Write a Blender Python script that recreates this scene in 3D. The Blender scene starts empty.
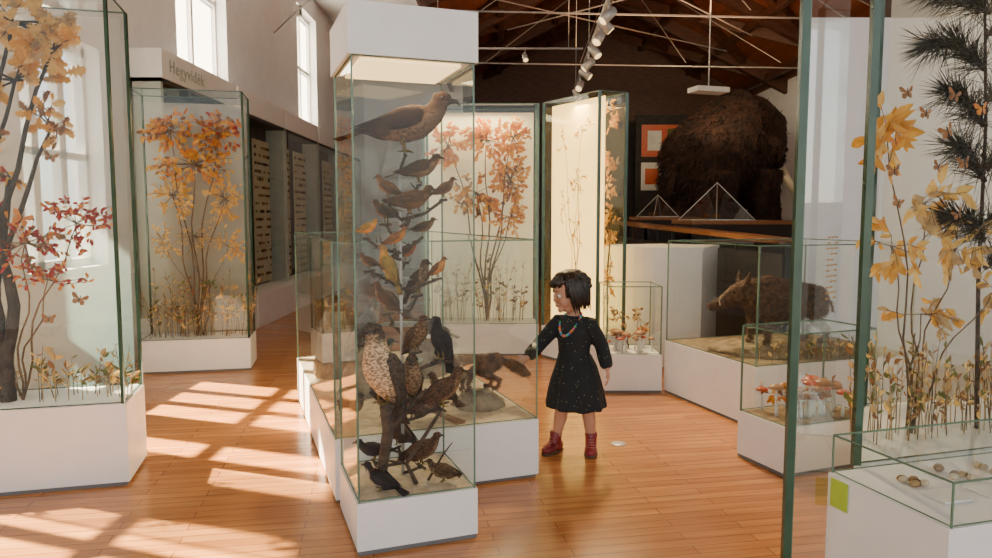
import bpy, bmesh, math, random
from mathutils import Vector, Matrix, Euler, noise
R = random.Random(7)
V = Vector
sc = bpy.context.scene
COL = sc.collection

# ------------------------------------------------------------ materials
def newmat(name):
    m = bpy.data.materials.new(name); m.use_nodes = True
    nt = m.node_tree
    for n in list(nt.nodes): nt.nodes.remove(n)
    out = nt.nodes.new('ShaderNodeOutputMaterial')
    return m, nt, out
def pm(name, c1, c2=None, scale=6, rough=.5, metal=0, bump=0, bscale=60, emit=None, es=0, stretch=None, trans=0):
    m, nt, out = newmat(name)
    b = nt.nodes.new('ShaderNodeBsdfPrincipled'); nt.links.new(b.outputs[0], out.inputs[0])
    b.inputs['Roughness'].default_value = rough; b.inputs['Metallic'].default_value = metal
    if c2 is None: c2 = tuple(x*.86 for x in c1)
    tc = nt.nodes.new('ShaderNodeTexCoord'); mp = nt.nodes.new('ShaderNodeMapping')
    nt.links.new(tc.outputs['Object'], mp.inputs[0])
    if stretch: mp.inputs['Scale'].default_value = stretch
    nz = nt.nodes.new('ShaderNodeTexNoise'); nz.inputs['Scale'].default_value = scale; nz.inputs['Detail'].default_value = 4
    nt.links.new(mp.outputs[0], nz.inputs['Vector'])
    cr = nt.nodes.new('ShaderNodeValToRGB'); cr.color_ramp.elements[0].position = .35; cr.color_ramp.elements[1].position = .65
    cr.color_ramp.elements[0].color = (*c2, 1); cr.color_ramp.elements[1].color = (*c1, 1)
    nt.links.new(nz.outputs['Fac'], cr.inputs[0]); nt.links.new(cr.outputs[0], b.inputs['Base Color'])
    if bump:
        n2 = nt.nodes.new('ShaderNodeTexNoise'); n2.inputs['Scale'].default_value = bscale
        nt.links.new(mp.outputs[0], n2.inputs['Vector'])
        bp = nt.nodes.new('ShaderNodeBump'); bp.inputs['Strength'].default_value = bump; bp.inputs['Distance'].default_value = .02
        nt.links.new(n2.outputs['Fac'], bp.inputs['Height']); nt.links.new(bp.outputs[0], b.inputs['Normal'])
    if es:
        b.inputs['Emission Color'].default_value = (*(emit or c1), 1); b.inputs['Emission Strength'].default_value = es
    if trans:
        tr = nt.nodes.new('ShaderNodeBsdfTranslucent'); nt.links.new(cr.outputs[0], tr.inputs[0])
        mx = nt.nodes.new('ShaderNodeMixShader'); mx.inputs[0].default_value = trans
        nt.links.new(b.outputs[0], mx.inputs[1]); nt.links.new(tr.outputs[0], mx.inputs[2]); nt.links.new(mx.outputs[0], out.inputs[0])
    return m
def glassmat(name, tint=(.955,.98,.965), base=.022):
    m, nt, out = newmat(name)
    tr = nt.nodes.new('ShaderNodeBsdfTransparent'); tr.inputs[0].default_value = (*tint, 1)
    gl = nt.nodes.new('ShaderNodeBsdfGlossy'); gl.inputs['Roughness'].default_value = .01
    gl.inputs[0].default_value = (.95, 1, .98, 1)
    lw = nt.nodes.new('ShaderNodeLayerWeight'); lw.inputs[0].default_value = .5
    p = nt.nodes.new('ShaderNodeMath'); p.operation = 'POWER'; p.inputs[1].default_value = 4
    nt.links.new(lw.outputs['Facing'], p.inputs[0])
    ma = nt.nodes.new('ShaderNodeMath'); ma.operation = 'MULTIPLY_ADD'; ma.inputs[1].default_value = .7; ma.inputs[2].default_value = base
    nt.links.new(p.outputs[0], ma.inputs[0])
    mx = nt.nodes.new('ShaderNodeMixShader'); nt.links.new(ma.outputs[0], mx.inputs[0])
    nt.links.new(tr.outputs[0], mx.inputs[1]); nt.links.new(gl.outputs[0], mx.inputs[2]); nt.links.new(mx.outputs[0], out.inputs[0])
    return m
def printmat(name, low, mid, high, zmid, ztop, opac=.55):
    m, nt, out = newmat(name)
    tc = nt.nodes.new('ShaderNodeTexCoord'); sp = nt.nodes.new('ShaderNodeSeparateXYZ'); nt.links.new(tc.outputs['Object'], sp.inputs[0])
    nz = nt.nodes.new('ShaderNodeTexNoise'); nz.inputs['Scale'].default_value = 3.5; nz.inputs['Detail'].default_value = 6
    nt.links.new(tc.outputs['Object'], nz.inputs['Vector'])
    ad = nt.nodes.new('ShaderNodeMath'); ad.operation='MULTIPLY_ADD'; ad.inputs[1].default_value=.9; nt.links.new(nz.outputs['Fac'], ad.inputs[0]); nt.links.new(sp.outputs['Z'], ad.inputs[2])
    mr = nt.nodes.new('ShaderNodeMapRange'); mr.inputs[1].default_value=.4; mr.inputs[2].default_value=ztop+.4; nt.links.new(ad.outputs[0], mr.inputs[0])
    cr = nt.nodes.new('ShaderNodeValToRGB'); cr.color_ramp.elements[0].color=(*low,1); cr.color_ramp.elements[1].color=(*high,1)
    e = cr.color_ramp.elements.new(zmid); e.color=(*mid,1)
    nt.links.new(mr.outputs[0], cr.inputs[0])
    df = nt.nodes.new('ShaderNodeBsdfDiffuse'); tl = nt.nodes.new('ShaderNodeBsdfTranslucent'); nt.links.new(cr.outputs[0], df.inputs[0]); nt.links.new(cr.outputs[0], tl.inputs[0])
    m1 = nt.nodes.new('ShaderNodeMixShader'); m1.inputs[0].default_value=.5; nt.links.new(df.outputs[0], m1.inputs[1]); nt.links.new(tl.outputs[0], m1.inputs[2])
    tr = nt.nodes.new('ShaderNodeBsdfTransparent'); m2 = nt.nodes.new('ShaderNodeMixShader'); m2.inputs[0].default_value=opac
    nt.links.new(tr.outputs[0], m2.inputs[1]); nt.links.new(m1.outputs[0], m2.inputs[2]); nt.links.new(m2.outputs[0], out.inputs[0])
    return m
def attrmat(name, barred=False, rough=.75, bscale=120):
    m, nt, out = newmat(name)
    b = nt.nodes.new('ShaderNodeBsdfPrincipled'); nt.links.new(b.outputs[0], out.inputs[0]); b.inputs['Roughness'].default_value = rough
    b.inputs['Specular IOR Level'].default_value = .25
    at = nt.nodes.new('ShaderNodeAttribute'); at.attribute_name = 'Col'
    tc = nt.nodes.new('ShaderNodeTexCoord'); mp = nt.nodes.new('ShaderNodeMapping'); nt.links.new(tc.outputs['Object'], mp.inputs[0])
    w = nt.nodes.new('ShaderNodeTexNoise'); w.inputs['Scale'].default_value = 75 if barred else 40
    if barred: mp.inputs['Scale'].default_value=(1,1,2.0)
    nt.links.new(mp.outputs[0], w.inputs['Vector'])
    cr = nt.nodes.new('ShaderNodeValToRGB'); cr.color_ramp.elements[0].position = .42 if barred else .3; cr.color_ramp.elements[1].position = .56 if barred else .65
    cr.color_ramp.elements[0].color = (.36, .29, .23, 1) if barred else (.5,.45,.4,1); cr.color_ramp.elements[1].color = (1.15, 1.1, 1.05, 1)
    nt.links.new(w.outputs['Fac'], cr.inputs[0])
    mx = nt.nodes.new('ShaderNodeMix'); mx.data_type = 'RGBA'; mx.blend_type = 'MULTIPLY'; mx.inputs[0].default_value = 1
    nt.links.new(at.outputs['Color'], mx.inputs[6]); nt.links.new(cr.outputs[0], mx.inputs[7]); nt.links.new(mx.outputs[2], b.inputs['Base Color'])
    nz = nt.nodes.new('ShaderNodeTexNoise'); nz.inputs['Scale'].default_value = bscale; nt.links.new(tc.outputs['Object'], nz.inputs['Vector'])
    bp = nt.nodes.new('ShaderNodeBump'); bp.inputs['Strength'].default_value = .6; bp.inputs['Distance'].default_value = .005
    nt.links.new(nz.outputs['Fac'], bp.inputs['Height']); nt.links.new(bp.outputs[0], b.inputs['Normal'])
    return m

M = {}
M['white'] = pm('white_lacquer', (.87,.85,.81), (.83,.81,.77), rough=.4)
M['gap'] = pm('shadow_gap', (.15,.15,.15), rough=.8)
M['wall'] = pm('white_plaster', (.87,.87,.87), (.83,.83,.84), rough=.9, bump=.05)
M['frost'] = pm('added_frosted_pane', (.9,.9,.9), (.86,.87,.88), rough=.6, trans=.7)
M['glass'] = glassmat('clear_glass')
M['green'] = pm('green_glass_edge', (.035,.085,.045), (.02,.055,.03), rough=.2)
M['greenlt'] = pm('pale_green_edge', (.13,.22,.14), (.08,.15,.10), rough=.2)
M['steel'] = pm('white_steel', (.5,.48,.45), rough=.35, metal=.3)
M['rod'] = pm('grey_rod', (.32,.3,.28), rough=.4, metal=.3)
M['darkmetal'] = pm('dark_metal', (.03,.03,.035), rough=.4, metal=.5)
M['bark'] = pm('bark', (.09,.055,.03), (.03,.018,.012), scale=25, rough=.9, bump=.6)
M['twig'] = pm('twig', (.17,.10,.05), (.08,.05,.03), scale=25, rough=.9)
M['trunkb'] = pm('dark_trunk', (.06,.045,.035), (.025,.018,.014), scale=14, rough=.85, bump=.5)
M['wood'] = pm('rail_wood', (.33,.14,.05), (.2,.08,.03), scale=6, rough=.35, stretch=(8,.6,8))
M['dark'] = pm('dark_display', (.028,.022,.02), (.015,.012,.012), rough=.7)
M['cabback'] = pm('cabinet_lining', (.08,.065,.05), (.05,.038,.03), rough=.8)
M['brownw'] = pm('dark_beam_wood', (.085,.028,.011), (.04,.014,.006), scale=5, rough=.55, stretch=(1,1,6))
M['cream'] = pm('cream_panel', (.66,.56,.38), (.6,.5,.3), rough=.7)
M['lit'] = pm('lit_panel', (.9,.74,.4), (.85,.64,.3), scale=2, rough=.7, emit=(1,.60,.15), es=2.9)
M['pale'] = pm('glowing_back_panel', (.8,.74,.56), (.74,.68,.48), scale=2, rough=.8, emit=(1,.8,.46), es=.32)  # weak emission stands in for the bright background behind the leaves
M['lamp'] = pm('lamp_diffuser', (1,.85,.6), emit=(1,.66,.28), es=2.2)
M['sand'] = pm('diorama_sand', (.66,.54,.38), (.48,.37,.24), scale=20, rough=.95, bump=.5)
M['rock'] = pm('diorama_rock', (.36,.28,.19), (.18,.13,.08), scale=12, rough=.95, bump=.7)
M['moss'] = pm('moss_ground', (.36,.26,.15), (.18,.125,.07), scale=14, rough=.95, bump=.8)
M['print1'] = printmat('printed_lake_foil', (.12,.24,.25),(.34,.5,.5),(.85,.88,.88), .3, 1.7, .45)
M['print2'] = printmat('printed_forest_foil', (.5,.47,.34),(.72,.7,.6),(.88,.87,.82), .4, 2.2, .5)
for k, c, c2 in [('l_yel',(.82,.45,.06),(.68,.32,.03)),('l_gold',(.86,.60,.2),(.74,.44,.1)),('l_or',(.74,.28,.035),(.58,.18,.02)),
                 ('l_red',(.46,.03,.015),(.3,.018,.01)),('l_brn',(.34,.15,.05),(.2,.09,.03)),('l_tan',(.62,.43,.2),(.44,.28,.12)),('l_grn',(.2,.2,.05),(.1,.12,.03))]:
    M[k] = pm('leaf_'+k[2:], c, c2, scale=20, rough=.6, trans=.4)
M['needle'] = pm('pine_needle', (.055,.045,.02), (.022,.02,.01), scale=10, rough=.6)
M['feath'] = attrmat('feathers'); M['featb'] = attrmat('barred_feathers', True)
M['eye'] = pm('glass_eye', (.01,.008,.006), rough=.05)
M['paper'] = pm('paper_label', (.75,.75,.7), rough=.7)
M['lime'] = pm('lime_label', (.45,.62,.05), rough=.6)
M['fur'] = pm('brown_fur', (.17,.08,.035), (.04,.02,.01), scale=26, rough=.8, bump=.5)
M['foxfur'] = pm('fox_fur', (.20,.09,.035), (.07,.035,.016), scale=14, rough=.8)
M['mamm'] = pm('mammoth_fur', (.045,.017,.009), (.014,.006,.004), scale=5, rough=.8)
M['ivory'] = pm('ivory', (.7,.62,.45), rough=.4)
M['skin'] = pm('skin', (.52,.27,.17), (.47,.24,.15), scale=10, rough=.5)
M['hair'] = pm('dark_hair', (.024,.013,.008), (.009,.006,.004), scale=40, rough=.4)
M['red'] = pm('red_leather', (.22,.012,.02), (.15,.01,.015), rough=.4)
M['sole'] = pm('boot_sole', (.1,.06,.04), rough=.8)
M['lip'] = pm('lips', (.42,.12,.1), rough=.5)
M['capred'] = pm('fly_agaric_cap', (.6,.06,.02), (.5,.12,.03), scale=20, rough=.35)
M['capbr'] = pm('brown_cap', (.4,.2,.08), (.28,.12,.05), scale=20, rough=.5)
M['signgrey'] = pm('sign_grey', (.45,.47,.40), rough=.7)

def dotmat():
    m, nt, out = newmat('dotted_dress')
    b = nt.nodes.new('ShaderNodeBsdfPrincipled'); nt.links.new(b.outputs[0], out.inputs[0]); b.inputs['Roughness'].default_value = .85
    tc = nt.nodes.new('ShaderNodeTexCoord'); vo = nt.nodes.new('ShaderNodeTexVoronoi'); vo.inputs['Scale'].default_value = 42
    nt.links.new(tc.outputs['Object'], vo.inputs['Vector'])
    cr = nt.nodes.new('ShaderNodeValToRGB'); cr.color_ramp.interpolation = 'CONSTANT'
    cr.color_ramp.elements[0].color = (.16,.18,.10,1); cr.color_ramp.elements[1].position = .14; cr.color_ramp.elements[1].color = (.007,.008,.010,1)
    nt.links.new(vo.outputs['Distance'], cr.inputs[0]); nt.links.new(cr.outputs[0], b.inputs['Base Color'])
    return m
M['dress'] = dotmat()

def plankmat(name, ca, cb, mort, bw, rh, rot, rough, bumps=.1, noise_scale=(.7,9,1)):
    m, nt, out = newmat(name)
    b = nt.nodes.new('ShaderNodeBsdfPrincipled'); nt.links.new(b.outputs[0], out.inputs[0])
    tc = nt.nodes.new('ShaderNodeTexCoord'); mp = nt.nodes.new('ShaderNodeMapping'); mp.inputs['Rotation'].default_value = (0,0,rot)
    nt.links.new(tc.outputs['Object'], mp.inputs[0])
    br = nt.nodes.new('ShaderNodeTexBrick'); nt.links.new(mp.outputs[0], br.inputs[0])
    br.inputs['Scale'].default_value = 1; br.inputs['Brick Width'].default_value = bw; br.inputs['Row Height'].default_value = rh
    br.inputs['Mortar Size'].default_value = .0022; br.inputs['Color1'].default_value = (*ca,1); br.inputs['Color2'].default_value = (*cb,1)
    br.inputs['Mortar'].default_value = (*mort,1); br.offset = .37
    m2 = nt.nodes.new('ShaderNodeMapping'); m2.inputs['Scale'].default_value = noise_scale; nt.links.new(mp.outputs[0], m2.inputs[0])
    nz = nt.nodes.new('ShaderNodeTexNoise'); nz.inputs['Scale'].default_value = 3; nz.inputs['Detail'].default_value = 6; nt.links.new(m2.outputs[0], nz.inputs[0])
    cr = nt.nodes.new('ShaderNodeValToRGB'); cr.color_ramp.elements[0].position=.3; cr.color_ramp.elements[1].position=.7
    cr.color_ramp.elements[0].color = (.75,.70,.64,1); cr.color_ramp.elements[1].color = (1.1,1.1,1.1,1); nt.links.new(nz.outputs['Fac'], cr.inputs[0])
    mx = nt.nodes.new('ShaderNodeMix'); mx.data_type='RGBA'; mx.blend_type='MULTIPLY'; mx.inputs[0].default_value=1
    nt.links.new(br.outputs['Color'], mx.inputs[6]); nt.links.new(cr.outputs[0], mx.inputs[7]); nt.links.new(mx.outputs[2], b.inputs['Base Color'])
    b.inputs['Roughness'].default_value = rough
    bp = nt.nodes.new('ShaderNodeBump'); bp.inputs['Strength'].default_value = bumps; bp.inputs['Distance'].default_value = .002
    nt.links.new(nz.outputs['Fac'], bp.inputs['Height']); nt.links.new(bp.outputs[0], b.inputs['Normal'])
    return m
M['floor'] = plankmat('oak_parquet', (.58,.25,.075), (.43,.17,.048), (.15,.055,.02), .85, .07, math.radians(-10), .22)
M['ceil'] = plankmat('ceiling_boards', (.22,.062,.022), (.13,.038,.014), (.02,.008,.004), 3.0, .14, math.radians(90), .5)

# ------------------------------------------------------------ mesh helpers
def finish(bm, name, mats, loc=(0,0,0), rotz=0, smooth=False, parent=None, recalc=True):
    if recalc: bmesh.ops.recalc_face_normals(bm, faces=bm.faces)
    me = bpy.data.meshes.new(name); bm.to_mesh(me); bm.free()
    for k in mats: me.materials.append(M[k] if isinstance(k, str) else k)
    if smooth:
        for p in me.polygons: p.use_smooth = True
    o = bpy.data.objects.new(name, me); COL.objects.link(o)
    o.location = loc; o.rotation_euler = (0,0,rotz)
    if parent: o.parent = parent
    return o
def empty(name, loc, rotz=0, scale=1):
    e = bpy.data.objects.new(name, None); COL.objects.link(e); e.location = loc; e.rotation_euler = (0,0,rotz)
    e.scale = (scale,)*3; e.empty_display_size = .1
    return e
def box(bm, lo, hi, mi=0, mat=None):
    x0,y0,z0 = lo; x1,y1,z1 = hi
    vs = [V(p) for p in [(x0,y0,z0),(x1,y0,z0),(x1,y1,z0),(x0,y1,z0),(x0,y0,z1),(x1,y0,z1),(x1,y1,z1),(x0,y1,z1)]]
    if mat is not None: vs = [mat @ v for v in vs]
    v = [bm.verts.new(p) for p in vs]
    for f in [(0,3,2,1),(4,5,6,7),(0,1,5,4),(1,2,6,5),(2,3,7,6),(3,0,4,7)]:
        fc = bm.faces.new([v[i] for i in f]); fc.material_index = mi
def beam(bm, a, b, w, h, mi=0):
    a = V(a); b = V(b); t = (b-a); L = t.length; t.normalize()
    up = V((0,0,1)) if abs(t.z) < .95 else V((0,1,0))
    s = t.cross(up).normalized(); u = s.cross(t).normalized()
    m = Matrix((( t.x,s.x,u.x,a.x),(t.y,s.y,u.y,a.y),(t.z,s.z,u.z,a.z),(0,0,0,1)))
    box(bm, (0,-w/2,-h/2), (L,w/2,h/2), mi, m)
def loft(bm, rings, seg=10, side=None, mi=0, cols=None, layer=None, cap=True, mod=None):
    C = [V(r[0]) for r in rings]; n = len(C); prev = []
    last = None
    for i in range(n):
        t = (C[min(i+1,n-1)] - C[max(i-1,0)])
        if t.length < 1e-9: t = V((0,0,1))
        t.normalize()
        ref = V(side) if side is not None else (last if last is not None else (V((1,0,0)) if abs(t.x) < .8 else V((0,1,0))))
        s = (ref - t*ref.dot(t))
        if s.length < 1e-5: s = t.orthogonal()
        s.normalize(); last = s
        u = t.cross(s)
        ring = []
        for k in range(seg):
            a = 2*math.pi*k/seg; f = mod(i, a) if mod else 1
            p = C[i] + s*(math.cos(a)*rings[i][1]*f) + u*(math.sin(a)*rings[i][2]*f)
            v = bm.verts.new(p)
            if layer is not None and cols is not None:
                c = cols(i, a, (p-C[i]).z) if callable(cols) else cols
                v[layer] = (*c, 1)
            ring.append(v)
        prev.append(ring)
    for i in range(n-1):
        for k in range(seg):
            f = bm.faces.new((prev[i][k], prev[i][(k+1)%seg], prev[i+1][(k+1)%seg], prev[i+1][k])); f.material_index = mi; f.smooth = True
    if cap:
        for r in (prev[0], prev[-1]):
            f = bm.faces.new(r); f.material_index = mi; f.smooth = True
    return prev
def tube(bm, pts, r0, r1=None, seg=6, mi=0, layer=None, cols=None):
    r1 = r0 if r1 is None else r1; n = len(pts)
    loft(bm, [(p, r0+(r1-r0)*i/(n-1), r0+(r1-r0)*i/(n-1)) for i,p in enumerate(pts)], seg, None, mi, cols, layer)
def ball(bm, c, r, mi=0, seg=8, scale=(1,1,1), layer=None, col=None, mat=None):
    m = Matrix.Translation(V(c)) @ Matrix.Diagonal((r*scale[0], r*scale[1], r*scale[2], 1))
    if mat is not None: m = mat @ m
    res = bmesh.ops.create_uvsphere(bm, u_segments=seg, v_segments=max(4,seg-2), radius=1, matrix=m)
    for v in res['verts']:
        if layer is not None and col is not None: v[layer] = (*col,1)
        for f in v.link_faces: f.material_index = mi; f.smooth = True
def rect(o, ang, w, d):
    a = math.radians(ang); u = V((math.cos(a), math.sin(a))); v = V((-math.sin(a), math.cos(a))); o = V(o)
    return [o, o+u*w, o+u*w+v*d, o+v*d]
def remesh(o, vox, smooth_it=4, mats=None):
    md = o.modifiers.new('r','REMESH'); md.mode='VOXEL'; md.voxel_size=vox; md.use_smooth_shade=True
    if smooth_it:
        s = o.modifiers.new('s','SMOOTH'); s.iterations=smooth_it; s.factor=.5
    bpy.context.view_layer.update()
    dg = bpy.context.evaluated_depsgraph_get()
    me = bpy.data.meshes.new_from_object(o.evaluated_get(dg))
    o.modifiers.clear(); old = o.data; mts = list(old.materials); o.data = me
    me.materials.clear()
    for m in mts[:1]: me.materials.append(m)
    for p in me.polygons: p.use_smooth = True; p.material_index = 0
    return o
def fur(src, name, n, length, width, flow, matk, parent, lift=.45, seed=1, filt=None):
    rr = random.Random(seed); me = src.data; pol = me.polygons
    import itertools, bisect
    cum = list(itertools.accumulate(p.area for p in pol)); tot = cum[-1]
    vs=[]; fs=[]; flow = V(flow)
    for _ in range(n):
        p = pol[min(bisect.bisect(cum, rr.random()*tot), len(pol)-1)]
        c = p.center.copy(); 
        nn = p.normal; d = (flow*(1-lift) + nn*lift + V((rr.gauss(0,.18),rr.gauss(0,.18),rr.gauss(0,.18)))).normalized()
        L = length*rr.uniform(.6,1.25); s = d.cross(V((rr.gauss(0,1),rr.gauss(0,1),rr.gauss(0,1)))).normalized()*width
        b = len(vs); c = c - nn*width
        mid = c + d*L*.55; tip = c + d*L + V((0,0,-L*.22))
        vs += [c-s, c+s, mid+s*.7, mid-s*.7, tip]; fs += [(b,b+1,b+2,b+3),(b+3,b+2,b+4)]
    m2 = bpy.data.meshes.new(name); m2.from_pydata([tuple(v) for v in vs], [], fs); m2.materials.append(M[matk])
    o = bpy.data.objects.new(name, m2); COL.objects.link(o); o.parent = parent
    return o

# ------------------------------------------------------------ room shell
bm = bmesh.new(); box(bm, (-3.9,-3,-.1), (7.2,20.2,0)); finish(bm, 'floor', ['floor'])
wins = [(2.9,4.15,1.0,2.95),(4.5,5.2,1.0,2.95),(5.55,6.7,1.0,2.95),(8.35,9.9,3.2,5.3),(13.4,14.8,3.2,5.3)]
bm = bmesh.new()
y=-3
for (a,b,z0,z1) in wins:
    box(bm,(-3.9,y,0),(-3.6,a,6.3)); box(bm,(-3.9,a,0),(-3.6,b,z0)); box(bm,(-3.9,a,z1),(-3.6,b,6.3)); y=b
box(bm,(-3.9,y,0),(-3.6,20,6.3))
finish(bm, 'wall_left', ['wall'])
for i,(a,b,z0,z1) in enumerate(wins):
    bm = bmesh.new(); box(bm,(-3.82,a,z0),(-3.74,b,z0+.07)); box(bm,(-3.82,a,z1-.07),(-3.74,b,z1))
    n=max(2,round((b-a)/.38)) if z0<2 else 2
    for k in range(n+1):
        yy=a+(b-a)*k/n; w_=.045 if z0<2 else .03
        box(bm,(-3.82,max(a,yy-w_),z0),(-3.74,min(b,yy+w_),z1))
    box(bm,(-3.82,a,(z0+z1)/2-.03),(-3.74,b,(z0+z1)/2+.03))
    if z0>2:
        f=bm.faces.new([bm.verts.new(p) for p in [(-3.79,a,z0),(-3.79,b,z0),(-3.79,b,z1),(-3.79,a,z1)]]); f.material_index=1  # frosted pane added to stop direct sun reaching the far floor
    finish(bm, 'window_%d'%(i+1), ['white','frost'])
bm = bmesh.new()
box(bm, (6.9,-3,0), (7.2,20,1.6)); box(bm, (6.9,-3,3.6), (7.2,20,5.2))
ry = [-3,1.0,3.0,3.6,5.4,8.5,10.5,20]
for i in range(0,len(ry),2): box(bm, (6.9,ry[i],1.6),(7.2,ry[i+1],3.6))
finish(bm, 'wall_right', ['wall'])
bm = bmesh.new(); box(bm, (-3.9,20,0),(-.9,20.2,6.3)); box(bm, (-.9,20,4.0),(7.2,20.2,8),1); box(bm, (-.9,20,0),(7.2,20.2,4.0),2)
finish(bm, 'wall_back', ['wall','brownw','dark'])
bm = bmesh.new(); box(bm, (-3.9,-3,5.7),(-1.2,20.2,5.85)); finish(bm, 'ceiling_plaster', ['wall'])
bm = bmesh.new()
def slope(x0,z0,x1,z1):
    v=[bm.verts.new(p) for p in [(x0,-3,z0),(x1,-3,z1),(x1,20.2,z1),(x0,20.2,z0)]]; bm.faces.new(v)
    v=[bm.verts.new(p) for p in [(x0,-3,z0+.15),(x1,-3,z1+.15),(x1,20.2,z1+.15),(x0,20.2,z0+.15)]]; bm.faces.new(v)
slope(-1.2,4.9,2.6,6.8); slope(2.6,6.8,7.2,4.5)
box(bm, (-1.25,-3,4.8),(-1.15,20.2,5.85),0)
finish(bm, 'ceiling', ['ceil'])
bm = bmesh.new()
for y in [5.5,8.5,11.5,14.5,17.5]:
    beam(bm,(-1.2,y,4.75),(2.6,y,6.65),.18,.28); beam(bm,(2.6,y,6.65),(7.1,y,4.4),.18,.28)
    beam(bm,(2.6,y,6.6),(-.6,y+2.8,5.1),.14,.22); beam(bm,(2.6,y,6.6),(5.8,y+2.8,5.1),.14,.22)
    beam(bm,(-1.1,y,4.85),(2.4,y+2.8,6.5),.12,.2); beam(bm,(6.6,y,4.7),(2.8,y+2.8,6.5),.12,.2)
for x,z in [(0.1,5.35),(1.4,6.0),(2.6,6.6),(3.9,5.95),(5.2,5.3),(6.4,4.7)]:
    beam(bm,(x,-2,z),(x,20,z),.12,.16)
finish(bm, 'ceiling_beams', ['brownw'])
bm = bmesh.new()
for y in [7.5,10.5,14]:
    beam(bm,(-1.2,y,4.35),(6.8,y+.6,4.35),.022,.022)
    for x in (-.2,1.6,3.6,5.4): beam(bm,(x,y,4.35),(2.6+(x-2.6)*.35,y+1.4,6.0),.012,.012)
for (a_,b_) in [((-1.2,7,4.9),(4.5,13,4.6)),((5.8,8,4.9),(.2,13,4.7)),((-1.2,11,4.9),(5,16,5.0)),((.0,6.5,5.2),(6,12,4.4)),((4.5,6.5,5.3),(-.8,10,4.6)),((-3.6,7,4.6),(-1.2,9,4.3)),((-3.6,10,4.8),(-1.2,7,4.5)),((-3.6,12,4.4),(-1.2,8.2,4.6))]:
    beam(bm,a_,b_,.016,.016)
finish(bm, 'roof_tie_rods', ['rod'])
bm=bmesh.new(); box(bm,(-1.9,0,0),(2.0,.12,3.3)); box(bm,(-1.9,-.02,0),(2.0,0,.12),1)
for x in (-1.2,-.2,.9): box(bm,(x,-.015,1.2),(x+.75,0,2.4),1)
finish(bm,'exhibit_partition_wall',['wall','white'],(4.85,6.95,0))

# ------------------------------------------------------------ left wall display cabinets
def cabinet(y0, y1, first=False):
    bm = bmesh.new(); x0=-3.59; x1=-3.28; yc=(y0+y1)/2
    o=(x0,yc,0)
    def b(lo,hi,mi): box(bm,(lo[0]-x0,lo[1]-yc,lo[2]),(hi[0]-x0,hi[1]-yc,hi[2]),mi)
    b((x0,y0,0),(x1+.2,y1,.42),0); b((x0,y0,.42),(x0+.03,y1,2.8),1)
    b((x0,y0,.42),(x1,y0+.05,2.8),2); b((x0,y1-.05,.42),(x1,y1,2.8),2)
    b((x0,y0,2.8),(x1+.02,y1,3.08),0)
    b((x0,y0,2.76),(x1,y1,2.8),1)
    for z in (1.0,1.5,2.0): b((x0+.03,y0+.05,z),(x1-.08,y1-.05,z+.012),3)
    v=[bm.verts.new((x1-.01-x0,yy-yc,zz)) for yy,zz in [(y0,.42),(y1,.42),(y1,2.78),(y0,2.78)]]
    f=bm.faces.new(v); f.material_index=3
    return finish(bm,'wall_display_cabinet',['white','cabback','signgrey','glass'],o)
def boards(y0,y1,seed):
    rr=random.Random(seed); bm=bmesh.new(); yc=(y0+y1)/2; w=(y1-y0)
    for yy in (-w*.24,w*.24):
        hw=w*.17
        box(bm,(-.01,yy-hw,.0),(.01,yy+hw,2.1),0)
        for r in range(17):
            for c in range(7):
                if rr.random()<.25: continue
                yb=yy-hw*.84+c*hw*.28; zb=.12+r*.117
                s=rr.uniform(.012,.03)
                box(bm,(.01,yb-s,zb-s*.8),(.025,yb+s,zb+s*.8),1+(rr.random()<.5))
    return finish(bm,'specimen_board',['cream','bark','l_brn'],(-3.5,yc,.46))
cy=[7.2,9.3,11.4,13.5,15.6,17.7]
for i in range(5):
    cabinet(cy[i],cy[i+1]-.04); boards(cy[i],cy[i+1],i)
cu = bpy.data.curves.new('sign_text','FONT'); cu.body='Hegyvidék'; cu.size=.18; cu.extrude=.003; cu.space_character=1.15
so = bpy.data.objects.new('wall_sign_lettering',cu); COL.objects.link(so); so.location=(-3.255,7.35,2.88); so.rotation_euler=(math.pi/2,0,math.pi/2)
cu.materials.append(M['signgrey'])

# ------------------------------------------------------------ glass cases
def case(name, poly, bh, th, post=.010, edge='green', top=True, head=None, floor_mat='white', rim=.008):
    c = sum(poly, V((0,0)))/len(poly); P=[p-c for p in poly]; bm=bmesh.new(); n=len(P)
    def prism(pts,z0,z1,mi,mtop=None):
        lo=[bm.verts.new((p.x,p.y,z0)) for p in pts]; hi=[bm.verts.new((p.x,p.y,z1)) for p in pts]
        for i in range(len(pts)):
            f=bm.faces.new((lo[i],lo[(i+1)%len(pts)],hi[(i+1)%len(pts)],hi[i])); f.material_index=mi
        f=bm.faces.new(hi); f.material_index=mi if mtop is None else mtop
        f=bm.faces.new(list(reversed(lo))); f.material_index=mi
    if bh>0:
        prism([p*.985 for p in P],0,.02,3); prism(P,.02,bh,0)
        prism([p-p.normalized()*.03 for p in P],bh,bh+.004,4)
    G=[p-p.normalized()*.015 for p in P]
    for i in range(n):
        a,b=G[i],G[(i+1)%n]
        f=bm.faces.new([bm.verts.new((a.x,a.y,bh)),bm.verts.new((b.x,b.y,bh)),bm.verts.new((b.x,b.y,th)),bm.verts.new((a.x,a.y,th))]); f.material_index=1
        beam(bm,(a.x,a.y,bh),(a.x,a.y,th),post,post,2)
        beam(bm,(a.x,a.y,th),(b.x,b.y,th),rim,rim,2); beam(bm,(a.x,a.y,bh+.006),(b.x,b.y,bh+.006),rim*.6,rim*.6,2)
    if top:
        f=bm.faces.new([bm.verts.new((p.x,p.y,th)) for p in G]); f.material_index=1
    if head:
        prism([p*1.02 for p in P],th,th+head,0)
        prism([p*.8 for p in P],th-.012,th-.002,5)
    return finish(bm,name,['white','glass',edge,'gap',floor_mat,'lamp'],(c.x,c.y,0),recalc=False)

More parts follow.
